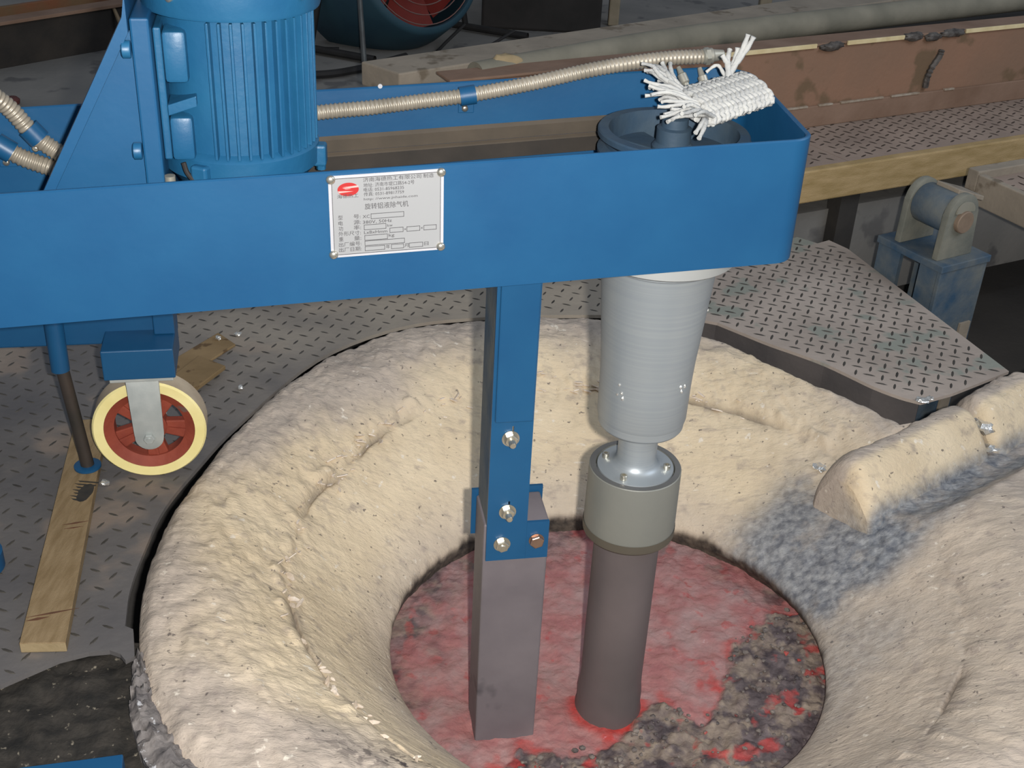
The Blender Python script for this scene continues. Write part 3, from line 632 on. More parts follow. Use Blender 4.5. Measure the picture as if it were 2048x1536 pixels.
def bl(v): return Vector(v)
FA = Vector((.60, -.74, .30)).normalized()
FO = Vector((-.40, 4.52, .335))
fan = empty('drum_fan', (-.55, 4.75, 0)); tag(fan, 'dark teal industrial drum blower with red blades on the concrete floor', 'fan')
fo_ = FO - fan.location
bm = bmesh.new(); ring_lathe(bm, [(.235, 0), (.252, -.004), (.262, -.02), (.300, -.16), (.315, -.40), (.300, -.43), (.29, -.43), (.29, -.16), (.245, -.02), (.232, -.015)], 56, fo_, FA); fin(bm, 'drum', TEAL, fan, True, 50)
bm = bmesh.new(); lathe(bm, [(.29, -.42), (.289, -.412)], 40, fo_, FA); fin(bm, 'back_disc', BLACK, fan)
qf = FA.to_track_quat('Z', 'Y')
for k in range(6):
    a0 = k*PI/3; rows = []; bm = bmesh.new()
    for i in range(7):
        r = .05+.18*i/6; rows.append([bm.verts.new(fo_ + qf @ Vector((r*math.cos(a0+t*.75), r*math.sin(a0+t*.75), -.12+(t-.5)*.07*(1+.3*i/6)))) for t in (0, .25, .5, .75, 1)])
    for a, b_ in zip(rows[:-1], rows[1:]):
        for t in range(4): bm.faces.new((a[t], a[t+1], b_[t+1], b_[t]))
    bmesh.ops.solidify(bm, geom=list(bm.faces), thickness=.004); fin(bm, 'blade', FRED, fan, True)
bm = bmesh.new(); lathe(bm, [(.055, -.17), (.06, -.16), (.06, -.09), (.045, -.075)], 24, fo_, FA); fin(bm, 'hub', FRED, fan, True)
for r in (.05, .085, .12, .155, .19, .225):
    bm = bmesh.new(); tube(bm, [fo_ + qf @ Vector((r*math.cos(a), r*math.sin(a), -.008)) for a in np.linspace(0, 2*PI, 48)], .0022, 6); fin(bm, 'guard_ring', pm('guard_wire', (120, 70, 62), (100, 92, 86), 30, .5) if 'guard_wire' not in bpy.data.materials else bpy.data.materials['guard_wire'], fan, True)
for side in (-1, 1):
    bm = bmesh.new(); sd = FA.cross(Vector((0, 0, 1))).normalized()*side
    b0 = fo_ - FA*.22 + sd*.29; tube(bm, [b0+Vector((0, 0, .02)), Vector((b0.x, b0.y, .015)) + sd*.06, Vector((b0.x, b0.y, .015)) + sd*.06 + Vector((.25, -.12, 0)), Vector((b0.x, b0.y, .015)) + sd*.06 + Vector((-.3, .12, 0))], .014, 10); fin(bm, 'stand_foot', BLACK, fan, True)
bm = bmesh.new(); tube(bm, spline([(-.06, 4.62, .075), (-.2, 4.53, .012), (-.33, 4.50, .010), (-.33, 4.58, .012), (-.25, 4.66, .08)], 8), .006, 8)
tag(fin(bm, 'power_cable', BLACK, None, True), 'thin black cable looped on the concrete below the drum fan', 'cable')
bm = bmesh.new(); tube(bm, spline([(-1.1, 4.05, .012), (-.75, 4.12, .012), (-.60, 4.22, .012), (-.45, 4.42, .012)], 8), .014, 8)
tag(fin(bm, 'rubber_hose', BLACK, None, True), 'thick black hose on the concrete behind the blue motor', 'hose')
bm = bmesh.new(); tube(bm, spline([(-1.2, 4.36, .012), (-.85, 4.44, .012), (-.70, 4.46, .012)], 8), .010, 8)
tag(fin(bm, 'black_bar', BLACK, None, True), 'thin black bar lying on the concrete left of the drum fan', 'bar')
bm = bmesh.new(); tube(bm, [(-.555, 4.10, 0), (-.600, 4.25, .40), (-.63, 4.35, .70)], [.010, .008, .007], 10)
tag(fin(bm, 'steel_rod', pm('dull_rod', (84, 88, 88), (64, 64, 64), 20, .5, .3), None, True), 'thin grey steel rod leaning in front of the drum fan', 'rod')
bm = bmesh.new(); box(bm, (-.20, 4.95, -.004), (.28, 5.5, .42), .01)
tag(fin(bm, 'black_crate', pm('black_crate', (34, 32, 30), (46, 42, 40), 10, .85), None), 'black box on the concrete right of the drum fan', 'box')
bm = bmesh.new(); box(bm, (.318, 5.10, -.004), (.362, 5.15, .9), .006)
tag(fin(bm, 'beige_post', BEIGE, None), 'thin beige post on the concrete behind the rusty trough', 'post')
bm = bmesh.new(); box(bm, (.95, 5.2, -.004), (1.0, 5.25, .6), .006)
tag(fin(bm, 'pale_post', BEIGE, None), 'short pale post at the top edge, right of the beige post', 'post')
bm = bmesh.new(); lathe(bm, [(.012, 0), (.022, .004), (.024, .016), (.016, .024), (.004, .026)], 20, (-1.61, 3.69, -.005)); 
tag(fin(bm, 'bottle_cap', pm('maroon_cap', (90, 46, 42), (74, 40, 38), 20, .7), None, True), 'small maroon cap on the concrete above the left conduits', 'cap')

# ------------------------------------------------------------------ boards on the floor
def board(name, label, quad, z0, th, mat, endmat=None):
    bm = bmesh.new(); prism(bm, [(x, y, z0) for x, y in quad], (0, 0, th), .0012)
    o = fin(bm, name, [mat]+([endmat] if endmat else []), None)
    if endmat:
        for p in o.data.polygons:
            if abs(p.normal.z) < .3 and p.normal.y < -.6: p.material_index = 1
    return tag(o, label, 'board')
wb = board('wooden_board', 'long pale wooden board on the tread plate under the jack foot', [(-.672, 1.272), (-.609, 1.279), (-.735, 1.870), (-.790, 1.855)], .0013, .0175, WOOD, WOODE)
# rotate grain frame: keep mesh, stain printed on it
bm = bmesh.new()
for k in range(7):
    w0 = .030-.002*k; y0 = 1.668-k*.0085
    prism(bm, [(-.722+.001*k+(-.004 if k % 2 else 0), y0, .0187), (-.722+w0+.006, y0-.001, .0187), (-.722+w0+.005, y0-.0045-(.002 if k > 1 else 0), .0187), (-.718+.001*k, y0-.003, .0187)], (0, 0, .0006))
q = bmesh.ops.create_circle(bm, cap_ends=True, segments=18, radius=1)
for v in q['verts']: v.co = Vector((-.699+v.co.x*.012*(1+.2*fbm(v.co.x*2, v.co.y*2, 1)), 1.635+v.co.y*.026, .0192))
fin(bm, 'grease_stain', GREASE, wb)
for (x0, y0, x1, y1, w) in ((-.683, 1.325, -.614, 1.352, .004), (-.680, 1.318, -.650, 1.330, .006), (-.706, 1.545, -.668, 1.560, .004), (-.700, 1.535, -.672, 1.545, .003)):
    d = Vector((x1-x0, y1-y0, 0)).normalized(); n_ = Vector((-d.y, d.x, 0)); bm = bmesh.new()
    a = Vector((x0, y0, .0187)); b_ = Vector((x1, y1, .0187)); m_ = (a+b_)/2
    prism(bm, [a, m_-n_*w*.5, b_, m_+n_*w*.5], (0, 0, .0005))
    fin(bm, 'saw_mark', pm('dark_mark', (92, 60, 42), (76, 54, 38), 40, .8) if 'dark_mark' not in bpy.data.materials else bpy.data.materials['dark_mark'], wb)
board('wood_scrap', 'thin pale wooden strip on the tread plate behind the caster wheel', [(-.700, 2.085), (-.640, 2.060), (-.575, 2.195), (-.622, 2.242)], .0012, .005, SCRAPM)
board('wood_block', 'small square brown wooden offcut on the tread plate right of the caster wheel', [(-.668, 2.020), (-.605, 1.998), (-.570, 2.086), (-.632, 2.122)], .0075, .009, SCRAPM)

# ------------------------------------------------------------------ the degassing machine (local axes: u along the arm, v to the back, w up)
YAW = math.radians(11.407); T = math.tan(math.radians(3.07))
mc = empty('degassing_machine', (.1859, 1.4761, 0), YAW)
tag(mc, 'blue degassing machine with motor and long arm, its shaft dipped into the furnace', 'machine')
VF, VB = -.140, .166; ZT, ZB = .770, .6145
UE = .128
# arm tray: one bent sheet
def arc(cx, cy, r, a0, a1, n=8): return [(cx+r*math.cos(a), cy+r*math.sin(a)) for a in np.linspace(a0, a1, n)]
def plan(off):
    r1, r2_ = .028-off, .060-off
    return [(-1.35, VF+off), (-.9, VF+off), (-.4, VF+off)] + arc(UE-.028, VF+.028, r1, -PI/2, 0.05) + arc(UE+.016-.060, VB-.060, r2_, 0.1, PI/2) + [(-.4, VB-off), (-.9, VB-off), (-1.35, VB-off)]
bm = bmesh.new(); A = plan(0); B = plan(.006); rows = []
for (x, y), (x2, y2) in zip(A, B):
    rows.append([bm.verts.new((x, y, ZB+x*T)), bm.verts.new((x, y, ZT-.0016+x*T)), bm.verts.new((x+(x2-x)*.3, y+(y2-y)*.3, ZT+x*T)), bm.verts.new((x+(x2-x)*.7, y+(y2-y)*.7, ZT+x*T)), bm.verts.new((x2, y2, ZT-.0016+x2*T)), bm.verts.new((x2, y2, ZB+x2*T))])
for a, b_ in zip(rows[:-1], rows[1:]):
    for k in range(6): bm.faces.new((a[k], a[(k+1) % 6], b_[(k+1) % 6], b_[k]))
bm.faces.new(rows[0]); bm.faces.new(rows[-1][::-1]); fin(bm, 'arm_wall', BLUE, mc, True, 30)
bm = bmesh.new(); Bf = plan(.0065); prism(bm, [(x, y, ZB+.001+x*T) for x, y in Bf], (0, 0, .006)); fin(bm, 'arm_floor', BLUE, mc)
bm = bmesh.new(); lathe(bm, [(.0032, 0), (.0030, .0008)], 10, (-.354, VB-.0062, .7520), (0, -1, 0)); fin(bm, 'paint_chip', NPW, mc)

# nameplate
npz = VF-.0012
def npp(x, y):
    """plate drawing coordinates (0..1690 by 0..1215) to the arm face"""
    a = x/1690; b_ = y/1215
    return (-.4348+.1272*a+.001*b_, .7422-.0970*b_+T*.1272*a)
def nquad(bm, x0, y0, x1, y1, t0, t1):
    q = [npp(x0, y0), npp(x1, y0), npp(x1, y1), npp(x0, y1)]
    prism(bm, [(u, VF-t0, w) for u, w in q], (0, -(t1-t0), 0))
bm = bmesh.new(); nquad(bm, 0, 0, 1690, 1215, 0.0001, .0012); npl = fin(bm, 'nameplate', NPW, mc); npl['label'] = 'silver printed nameplate with red oval emblem'
bm = bmesh.new(); nquad(bm, 52, 42, 1640, 1172, .0012, .0015); fin(bm, 'plate_face', NPL, npl)
bm = bmesh.new()
def outline(bm, x0, y0, x1, y1, w=7):
    for q in ((x0, y0, x1, y0+w), (x0, y1-w, x1, y1), (x0, y0, x0+w, y1), (x1-w, y0, x1, y1)): nquad(bm, *q, .0015, .0017)
outline(bm, 46, 38, 1646, 1178, 8)
for q in ((605, 585, 1098, 665), (500, 745, 830, 825), (880, 820, 1085, 895), (1135, 820, 1335, 895), (1390, 820, 1585, 895), (505, 905, 850, 985), (505, 990, 1105, 1065), (505, 1075, 805, 1145), (900, 1075, 1090, 1145), (1170, 1072, 1380, 1145)): outline(bm, *q)
fin(bm, 'printed_boxes', INK, npl)
bm = bmesh.new()
def ell(bm, cx, cy, rx, ry, t0, t1, clip=None):
    pts = [(cx+rx*math.cos(a), cy+ry*math.sin(a)) for a in np.linspace(0, 2*PI, 41)[:-1]]
    prism(bm, [(npp(x, y)[0], VF-t0, npp(x, y)[1]) for x, y in pts], (0, -(t1-t0), 0))
ell(bm, 285, 205, 155, 98, .0015, .0017); fin(bm, 'emblem', REDI, npl)
bm = bmesh.new()
for pts in (((210, 168), (432, 152), (436, 180), (300, 186)), ((135, 222), (250, 226), (362, 236), (150, 250)), ((200, 176), (330, 196), (250, 200))):
    prism(bm, [(npp(x, y)[0], VF-.0017, npp(x, y)[1]) for x, y in pts], (0, -.0002, 0))
fin(bm, 'emblem_stripe', PINK, npl)
texts = [('济南海德热工有限公司', 505, 118, 62, 850), ('制造', 1385, 118, 62, 155), ('地址: 济南市堤口路54-2号', 510, 196, 60, 745), ('电话: 0531-85968235', 510, 262, 58, 590), ('传真: 0531-89817759', 510, 328, 58, 590), ('http: //www.jnhaide.com', 510, 392, 46, 790),
         ('海德热工', 122, 335, 58, 310), ('旋转铝液除气机', 520, 520, 88, 645),
         ('型', 125, 650, 66, 66), ('号:', 350, 650, 66, 105), ('XC', 485, 655, 62, 105), ('电', 125, 735, 66, 66), ('源:', 350, 735, 66, 105), ('380V, 50Hz', 485, 740, 62, 430),
         ('功', 125, 815, 66, 66), ('率:', 350, 815, 66, 105), ('kw', 845, 810, 56, 80), ('外形尺寸:', 120, 895, 66, 330), ('LxBxHmm', 500, 895, 60, 345), ('x', 1095, 880, 52, 36), ('x', 1345, 880, 52, 36),
         ('重', 125, 975, 66, 66), ('量:', 350, 975, 66, 105), ('kg', 865, 962, 60, 85), ('出厂编号:', 120, 1058, 66, 335), ('出厂日期:', 120, 1138, 66, 335), ('年', 820, 1138, 62, 62), ('月', 1100, 1138, 62, 62), ('日', 1400, 1135, 62, 62)]
V_, F_ = [], []
dg = None
for body, x, y, h, wd in texts:
    cu_ = bpy.data.curves.new('lettering', 'FONT'); cu_.body = body; cu_.size = 1.0; cu_.resolution_u = 2
    to = bpy.data.objects.new('lettering', cu_); COL.objects.link(to)
    dg = bpy.context.evaluated_depsgraph_get(); mt = bpy.data.meshes.new_from_object(to.evaluated_get(dg))
    co = np.array([v.co[:] for v in mt.vertices]); mnx, mxx = co[:, 0].min(), co[:, 0].max()
    k = len(V_)
    for c_ in co:
        px = x+(c_[0]-mnx)/(mxx-mnx)*wd; py = y-11-c_[1]*h*1.10; u, w = npp(px, py); V_.append((u, VF-.00185, w))
    F_ += [tuple(k+i for i in p.vertices) for p in mt.polygons]
    bpy.data.objects.remove(to); bpy.data.meshes.remove(mt); bpy.data.curves.remove(cu_)
me = bpy.data.meshes.new('lettering'); me.from_pydata(V_, [], F_); me.update(); link('lettering', me, npl, INK)
bm = bmesh.new(); lathe(bm, [(.0052, 0), (.0050, .0015), (.0036, .0030), (.0012, .0036)], 16, (0, 0, 0), (0, -1, 0)); riv = fin(bm, 'rivet', ZINC, npl, True, 60)
for i, (x, y) in enumerate(((38, 48), (1652, 48), (1650, 1165), (38, 1165))):
    o = riv if i == 0 else riv.copy()
    if i: COL.objects.link(o)
    u, w = npp(x, y); o.location = (u, VF-.0017, w)

# motor
MU, MV = -.530, .010
def dT(u): return u*T
bm = bmesh.new(); lathe(bm, [(.060, .672), (.070, .682), (.079, .700), (.086, .708), (.090, .712), (.091, .735), (.088, .738), (.0815, .742), (.0815, .905), (.07, .91)], 72, (MU, MV, 0)); mo = fin(bm, 'motor', BLUEM, mc, True, 28)
for k in range(34):
    a = math.radians(-200+k*200/27) if k < 28 else math.radians(20+(k-27)*16)
    a = math.radians(-172 + k*8.2)
    if -172 <= math.degrees(a) <= -112 or math.degrees(a) > 95: continue
    bm = bmesh.new(); ca, sa2 = math.cos(a), math.sin(a)
    obox(bm, Vector((MU+.0805*ca+.0016*sa2, MV+.0805*sa2-.0016*ca, .7385)), (ca, sa2, 0), (-sa2, ca, 0), (0, 0, 1), .0095, .0032, .152, .0008); fin(bm, 'cooling_fin', BLUEM, mo)
bm = bmesh.new(); lathe(bm, [(.0975, .894), (.0985, .897), (.0990, .96), (.092, .985), (.05, .990)], 64, (MU, MV, 0)); fin(bm, 'fan_cover', BLUEM, mo, True, 40)
for a in (-128, -40, 30, 150):
    bm = bmesh.new(); lathe(bm, [(.0045, 0), (.0045, .003), (.002, .004)], 10, (MU+.0985*math.cos(math.radians(a)), MV+.0985*math.sin(math.radians(a)), .915), (math.cos(math.radians(a)), math.sin(math.radians(a)), 0)); fin(bm, 'cover_screw', ZINC, mo, True)
for a in (-118, -8, 80, 170):
    ca, sa2 = math.cos(math.radians(a)), math.sin(math.radians(a)); bm = bmesh.new()
    obox(bm, Vector((MU+.084*ca+.010*sa2, MV+.084*sa2-.010*ca, .706)), (ca, sa2, 0), (-sa2, ca, 0), (0, 0, 1), .016, .020, .026, .003); 
    lathe(bm, [(.0055, 0), (.0055, .006)], 8, (MU+.093*ca, MV+.093*sa2, .700)); fin(bm, 'flange_ear', BLUEM, mo)
bm = bmesh.new(); box(bm, (-.6125, -.060, .735), (-.604, .085, .882), .002); fin(bm, 'foot_plate', BLUEM, mo)
for w0, w1 in ((.8235, .880), (.736, .786)):
    bm = bmesh.new(); box(bm, (-.6035, -.068, w0), (-.578, .07, w1), .005); fin(bm, 'foot_lug', BLUEM, mo, True, 30)
bm = bmesh.new(); prism(bm, [(-.6035, -.0685, .788), (-.572, -.072, .799), (-.572, -.072, .811), (-.6035, -.0685, .800)], (0, .10, 0), .001); fin(bm, 'foot_rib', BLUEM, mo)
bm = bmesh.new(); tube(bm, spline([(-.592, -.070, .735), (-.588, -.072, .722), (-.575, -.076, .708), (-.560, -.080, .700)], 6), .0028, 8); fin(bm, 'motor_lead', BLACK, mo, True)
# mount
bm = bmesh.new(); box(bm, (-.6330, -.082, .628-.622*T), (-.6130, .11, .897), .0025); mp_ = fin(bm, 'motor_mount', BLUE, mc)
bm = bmesh.new(); prism(bm, [(-.797, -.078, .590), (-.6335, -.078, .590), (-.6335, -.078, .884)], (0, .008, 0)); fin(bm, 'gusset', BLUE, mp_)
bm = bmesh.new(); prism(bm, [(-.8085, -.091, .590), (-.7975, -.091, .590), (-.6340, -.091, .884), (-.6340, -.091, .925), (-.6385, -.091, .900)], (0, .11, 0)); fin(bm, 'gusset_flange', BLUE, mp_)
for (w, u) in ((.866, -.632), (.755, -.632)):
    bm = bmesh.new(); lathe(bm, [(.009, 0), (.0095, .001), (.0095, .008), (.0075, .0095)], 16, (-.6335, -.086, w), (-1, 0, 0)); fin(bm, 'mount_bolt', BLUEM, mp_, True, 40)
bm = bmesh.new(); lathe(bm, [(.006, 0), (.006, .028)], 12, (-.6075, -.078, .695), (0, 0, 1)); fin(bm, 'jacking_bolt', CONDG, mp_, True, 40)
# motor pulley, driven pulley and belts
bm = bmesh.new(); lathe(bm, [(.05, .640-.03), (.058, .642-.03), (.058, .671-.0), (.03, .6725)], 40, (MU, MV, 0)); fin(bm, 'motor_pulley', CASTB, mc, True, 35)
bm = bmesh.new()
ring_lathe(bm, [(.082, .742), (.094, .742), (.0955, .740), (.0955, .734), (.086, .727), (.086, .722), (.0945, .716), (.0945, .712), (.086, .706), (.086, .701), (.0955, .694), (.0955, .688), (.082, .688), (.0795, .715)], 64)
pu = fin(bm, 'driven_pulley', CASTB, mc, True, 30)
for k in range(4):
    a0 = k*PI/2+.5; bm = bmesh.new(); pts = [(.0805*math.cos(a), .0805*math.sin(a)) for a in np.linspace(a0-.32, a0+.32, 7)] + [(.026*math.cos(a), .026*math.sin(a)) for a in np.linspace(a0+.6, a0-.6, 7)]
    prism(bm, [(x, y, .700) for x, y in pts], (0, 0, .014), .002); fin(bm, 'pulley_web', CASTB, pu)
bm = bmesh.new(); lathe(bm, [(.0255, .69), (.0265, .70), (.0265, .722), (.022, .727), (.022, .745), (.017, .747), (.0165, .758), (.013, .7595)], 32); fin(bm, 'rotary_union', CASTB, pu, True, 35)
def belt(name, w0, w1, mat):
    rows = []; bm = bmesh.new(); pts = []
    R1, R2 = .090, .060; d = Vector((MU, MV)); L_ = d.length; a = math.atan2(d.y, d.x); ph = math.acos((R1-R2)/L_)
    for t in np.linspace(a+ph, a+2*PI-ph, 30): pts.append((R1*math.cos(t), R1*math.sin(t), math.cos(t), math.sin(t)))
    for t in np.linspace(a-ph, a+ph, 20): pts.append((MU+R2*math.cos(t), MV+R2*math.sin(t), math.cos(t), math.sin(t)))
    for x, y, nx, ny in pts:
        z = (x if x < 0 else 0)*T
        rows.append([bm.verts.new(p) for p in ((x+nx*.006, y+ny*.006, w0+z), (x+nx*.0065, y+ny*.0065, w1+z), (x-nx*.004, y-ny*.004, w1-.002+z), (x-nx*.004, y-ny*.004, w0+.002+z))])
    for i in range(len(rows)):
        p, q = rows[i], rows[(i+1) % len(rows)]
        for k in range(4): f = bm.faces.new((p[k], p[(k+1) % 4], q[(k+1) % 4], q[k])); f.material_index = 1 if k == 1 else 0
    return fin(bm, name, [mat, BELTE], mc, True, 40)
belt('drive_belt', .7155, .735, BELTU); belt('drive_belt', .690, .7135, BELT)

# conduits
def conduit(name, pts, r, parent, seg=.0058):
    P = spline(pts, 14); Ls = [0]
    for a, b_ in zip(P[:-1], P[1:]): Ls.append(Ls[-1]+(b_-a).length)
    n_ = int(Ls[-1]/seg*5); arr = np.linspace(0, Ls[-1], n_); A_ = np.array([p[:] for p in P])
    Q = np.stack([np.interp(arr, Ls, A_[:, i]) for i in range(3)], 1)
    bm = bmesh.new(); tube(bm, [Vector(q) for q in Q], [r*(1-.075+.075*math.cos(s/seg*2*PI)) for s in arr], 14)
    return fin(bm, name, COND, parent, True, 75)
c1 = conduit('flexible_conduit', [(-.56, .118, .712), (-.50, .135, .717), (-.44, .143, .722), (-.41, .145, .7245), (-.369, .146, .7275), (-.304, .147, .735), (-.24, .148, .7425), (-.158, .148, .7575), (-.065, .150, .777), (.023, .156, .788), (.080, .160, .790)], .0103, mc)
c1['label'] = 'long ribbed conduit running along the arm to the rope'
def clamp(parent, pos, axis, r, ln, scr):
    bm = bmesh.new(); ax = Vector(axis).normalized(); ring_lathe(bm, [(r, -ln/2), (r+.0018, -ln/2), (r+.0018, ln/2), (r, ln/2)], 20, pos, ax); cl_ = fin(bm, 'conduit_clamp', BLUE, parent, True, 35)
    bm = bmesh.new(); p = Vector(pos); box(bm, (p.x-ln*.5, VB-.0092, p.z-r-.016), (p.x+ln*.5, VB-.0062, p.z-r+.004), .001); fin(bm, 'clamp_tab', BLUE, cl_)
    bm = bmesh.new(); lathe(bm, [(.0045, 0), (.0045, .003), (.003, .0045), (.001, .0047)], 12, (p.x-.002, VB-.0092, p.z-r-.009), (0, -1, 0)); fin(bm, 'clamp_screw', ZINC, cl_, True, 50)
clamp(mc, (-.24, .148, .7425), (.08, .001, .0115), .0108, .021, 0)
# fittings under the rope
bm = bmesh.new(); lathe(bm, [(.0085, 0), (.0105, .002), (.0105, .014), (.0085, .016), (.0065, .030)], 14, (.081, .160, .790), (1, .02, .08)); lathe(bm, [(.012, .004), (.012, .010)], 6, (.081, .160, .790), (1, .02, .08)); fin(bm, 'conduit_end', CONDG, mc, True, 35)
for p0, p1 in (((.044, .145, .780), (.056, .120, .752)), ((.075, .148, .778), (.084, .122, .745))):
    bm = bmesh.new(); a = Vector(p0); b_ = Vector(p1); tube(bm, [a, a.lerp(b_, .25), a.lerp(b_, .3), a.lerp(b_, .6), a.lerp(b_, .65), b_], [.003, .0045, .0065, .0065, .0045, .004], 12); fin(bm, 'wire_gland', CONDG, mc, True, 35)
for k, off in enumerate((0, .007, .014)):
    bm = bmesh.new(); tube(bm, spline([(.108, .160, .790), (.116, .156-off*.3, .786-off*.4), (.122, .140-off, .770-off), (.118, .11, .740)], 6), .0028, 7); fin(bm, 'wire', BLACK, mc, True)
ca_l = conduit('flexible_conduit', [(-.90, .10, .822), (-.86, .115, .785), (-.819, .142, .738), (-.798, .148, .706), (-.785, .149, .689), (-.765, .149, .672), (-.735, .14, .652)], .0118, mc)
cb_l = conduit('flexible_conduit', [(-.90, .135, .728), (-.855, .146, .696), (-.829, .148, .679), (-.81, .149, .666), (-.785, .149, .655), (-.75, .14, .645)], .0118, mc)
ca_l['label'] = 'upper ribbed conduit at the left end'; cb_l['label'] = 'lower ribbed conduit at the left end'
clamp(mc, (-.791, .149, .697), (.035, 0, -.046), .0125, .020, 0)
clamp(mc, (-.829, .148, .679), (.03, 0, -.022), .0125, .022, 0)

# sleeve, coupling, shaft
bm = bmesh.new(); lathe(bm, [(.078, .5995), (.098, .5995), (.100, .598), (.100, .5805), (.097, .578), (.080, .576)], 72); fin(bm, 'bearing_flange', pm('pale_flange', (160, 163, 163), (168, 170, 168), 8, .5, .3), mc, True, 35)
bm = bmesh.new(); lathe(bm, [(.076, .5765), (.0785, .574), (.0785, .568), (.0770, .566), (.0655, .420), (.0640, .385), (.0632, .330), (.0625, .327), (.0612, .3262), (.0606, .315), (.0590, .3125), (.030, .3125)], 96); slv = fin(bm, 'bearing_sleeve', STEEL, mc, True, 25)
for (a, w) in ((-140, .40), (-136, .388), (-142, .384), (-134, .380), (-60, .40), (-52, .398), (-57, .392), (-20, .5)):
    bm = bmesh.new(); r = float(np.interp(w, [.385, .42, .566], [.0640, .0655, .0770])); ca, sa2 = math.cos(math.radians(a)), math.sin(math.radians(a))
    q = bmesh.ops.create_icosphere(bm, subdivisions=1, radius=.0022)
    for v in q['verts']: v.co = Vector((v.co.x, v.co.y, v.co.z*random.uniform(.8, 2))) + Vector((r*ca, r*sa2, w))
    fin(bm, 'metal_splash', ALU, slv)
bm = bmesh.new(); lathe(bm, [(.028, .318), (.0285, .29), (.0285, .256), (.031, .247), (.037, .2415), (.046, .2395), (.0555, .2385), (.056, .2370), (.056, .228)], 64); nk = fin(bm, 'neck_flange', STEEL, mc, True, 35)
for a in (-127, -22, 150, 60):
    bm = bmesh.new(); r = .0455; x, y = r*math.cos(math.radians(a)), r*math.sin(math.radians(a))
    ring_lathe(bm, [(.0026, .2395), (.0052, .2395), (.0052, .2465), (.0047, .247), (.0026, .247), (.0024, .2425)], 14, (x, y, 0)); lathe(bm, [(.0026, .2395), (.0026, .2428)], 8, (x, y, 0)); fin(bm, 'socket_screw', ZINC, nk, True, 35)
bm = bmesh.new(); ring_lathe(bm, [(.0578, .238), (.0662, .238), (.0672, .237), (.0674, .230), (.0684, .135), (.0672, .1265), (.0652, .1235), (.050, .1235), (.050, .225), (.0578, .226)], 80); cpu = fin(bm, 'coupling_cup', CUP, mc, True, 28)
bm = bmesh.new(); ring_lathe(bm, [(.0580, .2382), (.0660, .2382), (.0660, .2388), (.0580, .2388)], 80); fin(bm, 'machined_face', CUPT, cpu, True, 30)
bm = bmesh.new(); ring_lathe(bm, [(.0655, .1235), (.0678, .1292), (.0690, .1292), (.0690, .140), (.0687, .1262), (.0660, .1228)], 80); fin(bm, 'lower_chamfer', pm('chamfer', (92, 86, 76), (104, 98, 86), 10, .55, .4), cpu, True, 30)
bm = bmesh.new()
prof = [(.0495, .15)] + [(.0495, .122-i*.011) for i in range(27)] + [(.0500, -.18), (.0520, -.20), (.0520, -.225), (.0545, -.236), (.0540, -.28), (.05, -.30)]
lathe(bm, prof, 64); fin(bm, 'graphite_shaft', SHAFT, mc, True, 50)

# baffle post
PU = -.196
bm = bmesh.new()     # outer guard channel
def chan(bm, u0, u1, v0, v1, w0, w1, t, cut=.0, wt=None):
    wt = wt or [w1, w1]
    prism(bm, [(u0, v0, w0), (u1, v0, w0), (u1, v0, wt[1]), (u0, v0, wt[0])], (0, t, 0), .0022)
    prism(bm, [(u0, v0+t, w0+cut), (u0, v1, w0+cut+.03), (u0, v1, wt[0]), (u0, v0+t, wt[0])], (t, 0, 0))
    prism(bm, [(u1-t, v0+t, w0+cut), (u1-t, v1, w0+cut+.03), (u1-t, v1, wt[1]), (u1-t, v0+t, wt[1])], (t, 0, 0))
chan(bm, PU-.026, PU+.026, -.062, -.018, .361, .6145, .005, .0, [ZB+(PU-.026)*T-.0005, ZB+(PU+.026)*T-.0005]); fin(bm, 'guard_channel', BLUE, mc)
bm = bmesh.new()     # inner slotted bar with flanges
us_ = [PU-.0300, PU-.0012, PU+.0012, PU+.0275]
slots = [(.330, .352), (.206, .228)]
ws_ = [.125, .206, .228, .330, .352, .598]
for i in range(3):
    for j in range(5):
        if i == 1 and (ws_[j], ws_[j+1]) in slots: continue
        box(bm, (us_[i], -.0560, ws_[j]), (us_[i+1], -.0515, ws_[j+1]))
bmesh.ops.remove_doubles(bm, verts=bm.verts, dist=1e-6)
box(bm, (PU+.0276, -.0560, .125), (PU+.0600, -.0515, .189))
bar = fin(bm, 'slotted_bar', BLUE, mc)
bm = bmesh.new(); box(bm, (PU-.0300, -.0514, .126), (PU-.0268, .026, .598)); fin(bm, 'bar_flange', BLUED, bar)
bm = bmesh.new(); box(bm, (PU+.0238, -.0514, .190), (PU+.0256, .016, .598)); fin(bm, 'bar_flange', BLUED, bar)
bm = bmesh.new(); box(bm, (PU-.0400, .024, .115), (PU+.066, .0285, .195)); fin(bm, 'back_clamp_plate', BLUE, mc)
bm = bmesh.new(); 
bl_ = box(bm, (PU-.0335, -.0510, -.30), (PU+.0615, .0235, .186), .003)
fin(bm, 'baffle_plate', GRAPH, mc)['label'] = 'dark graphite baffle plate'
hexr = lambda r: [(r, 0)]
def bolt(name, loc, parts, mat, parent):
    root = None
    for nm, prof, n_ in parts:
        bm = bmesh.new(); lathe(bm, prof, n_, (0, 0, 0), (0, -1, 0), ph=.3)
        o = fin(bm, nm, mat, root if root else parent, True, 30)
        if not root: root = o; o.location = loc
    return root
nutp = [('bolt', [(.0048, 0), (.0048, .0185), (.0040, .0200)], 16), ('washer', [(.0122, 0), (.0122, .0018)], 24), ('nut', [(.0088, .0018), (.0095, .0024), (.0095, .0082), (.0086, .0092)], 6)]
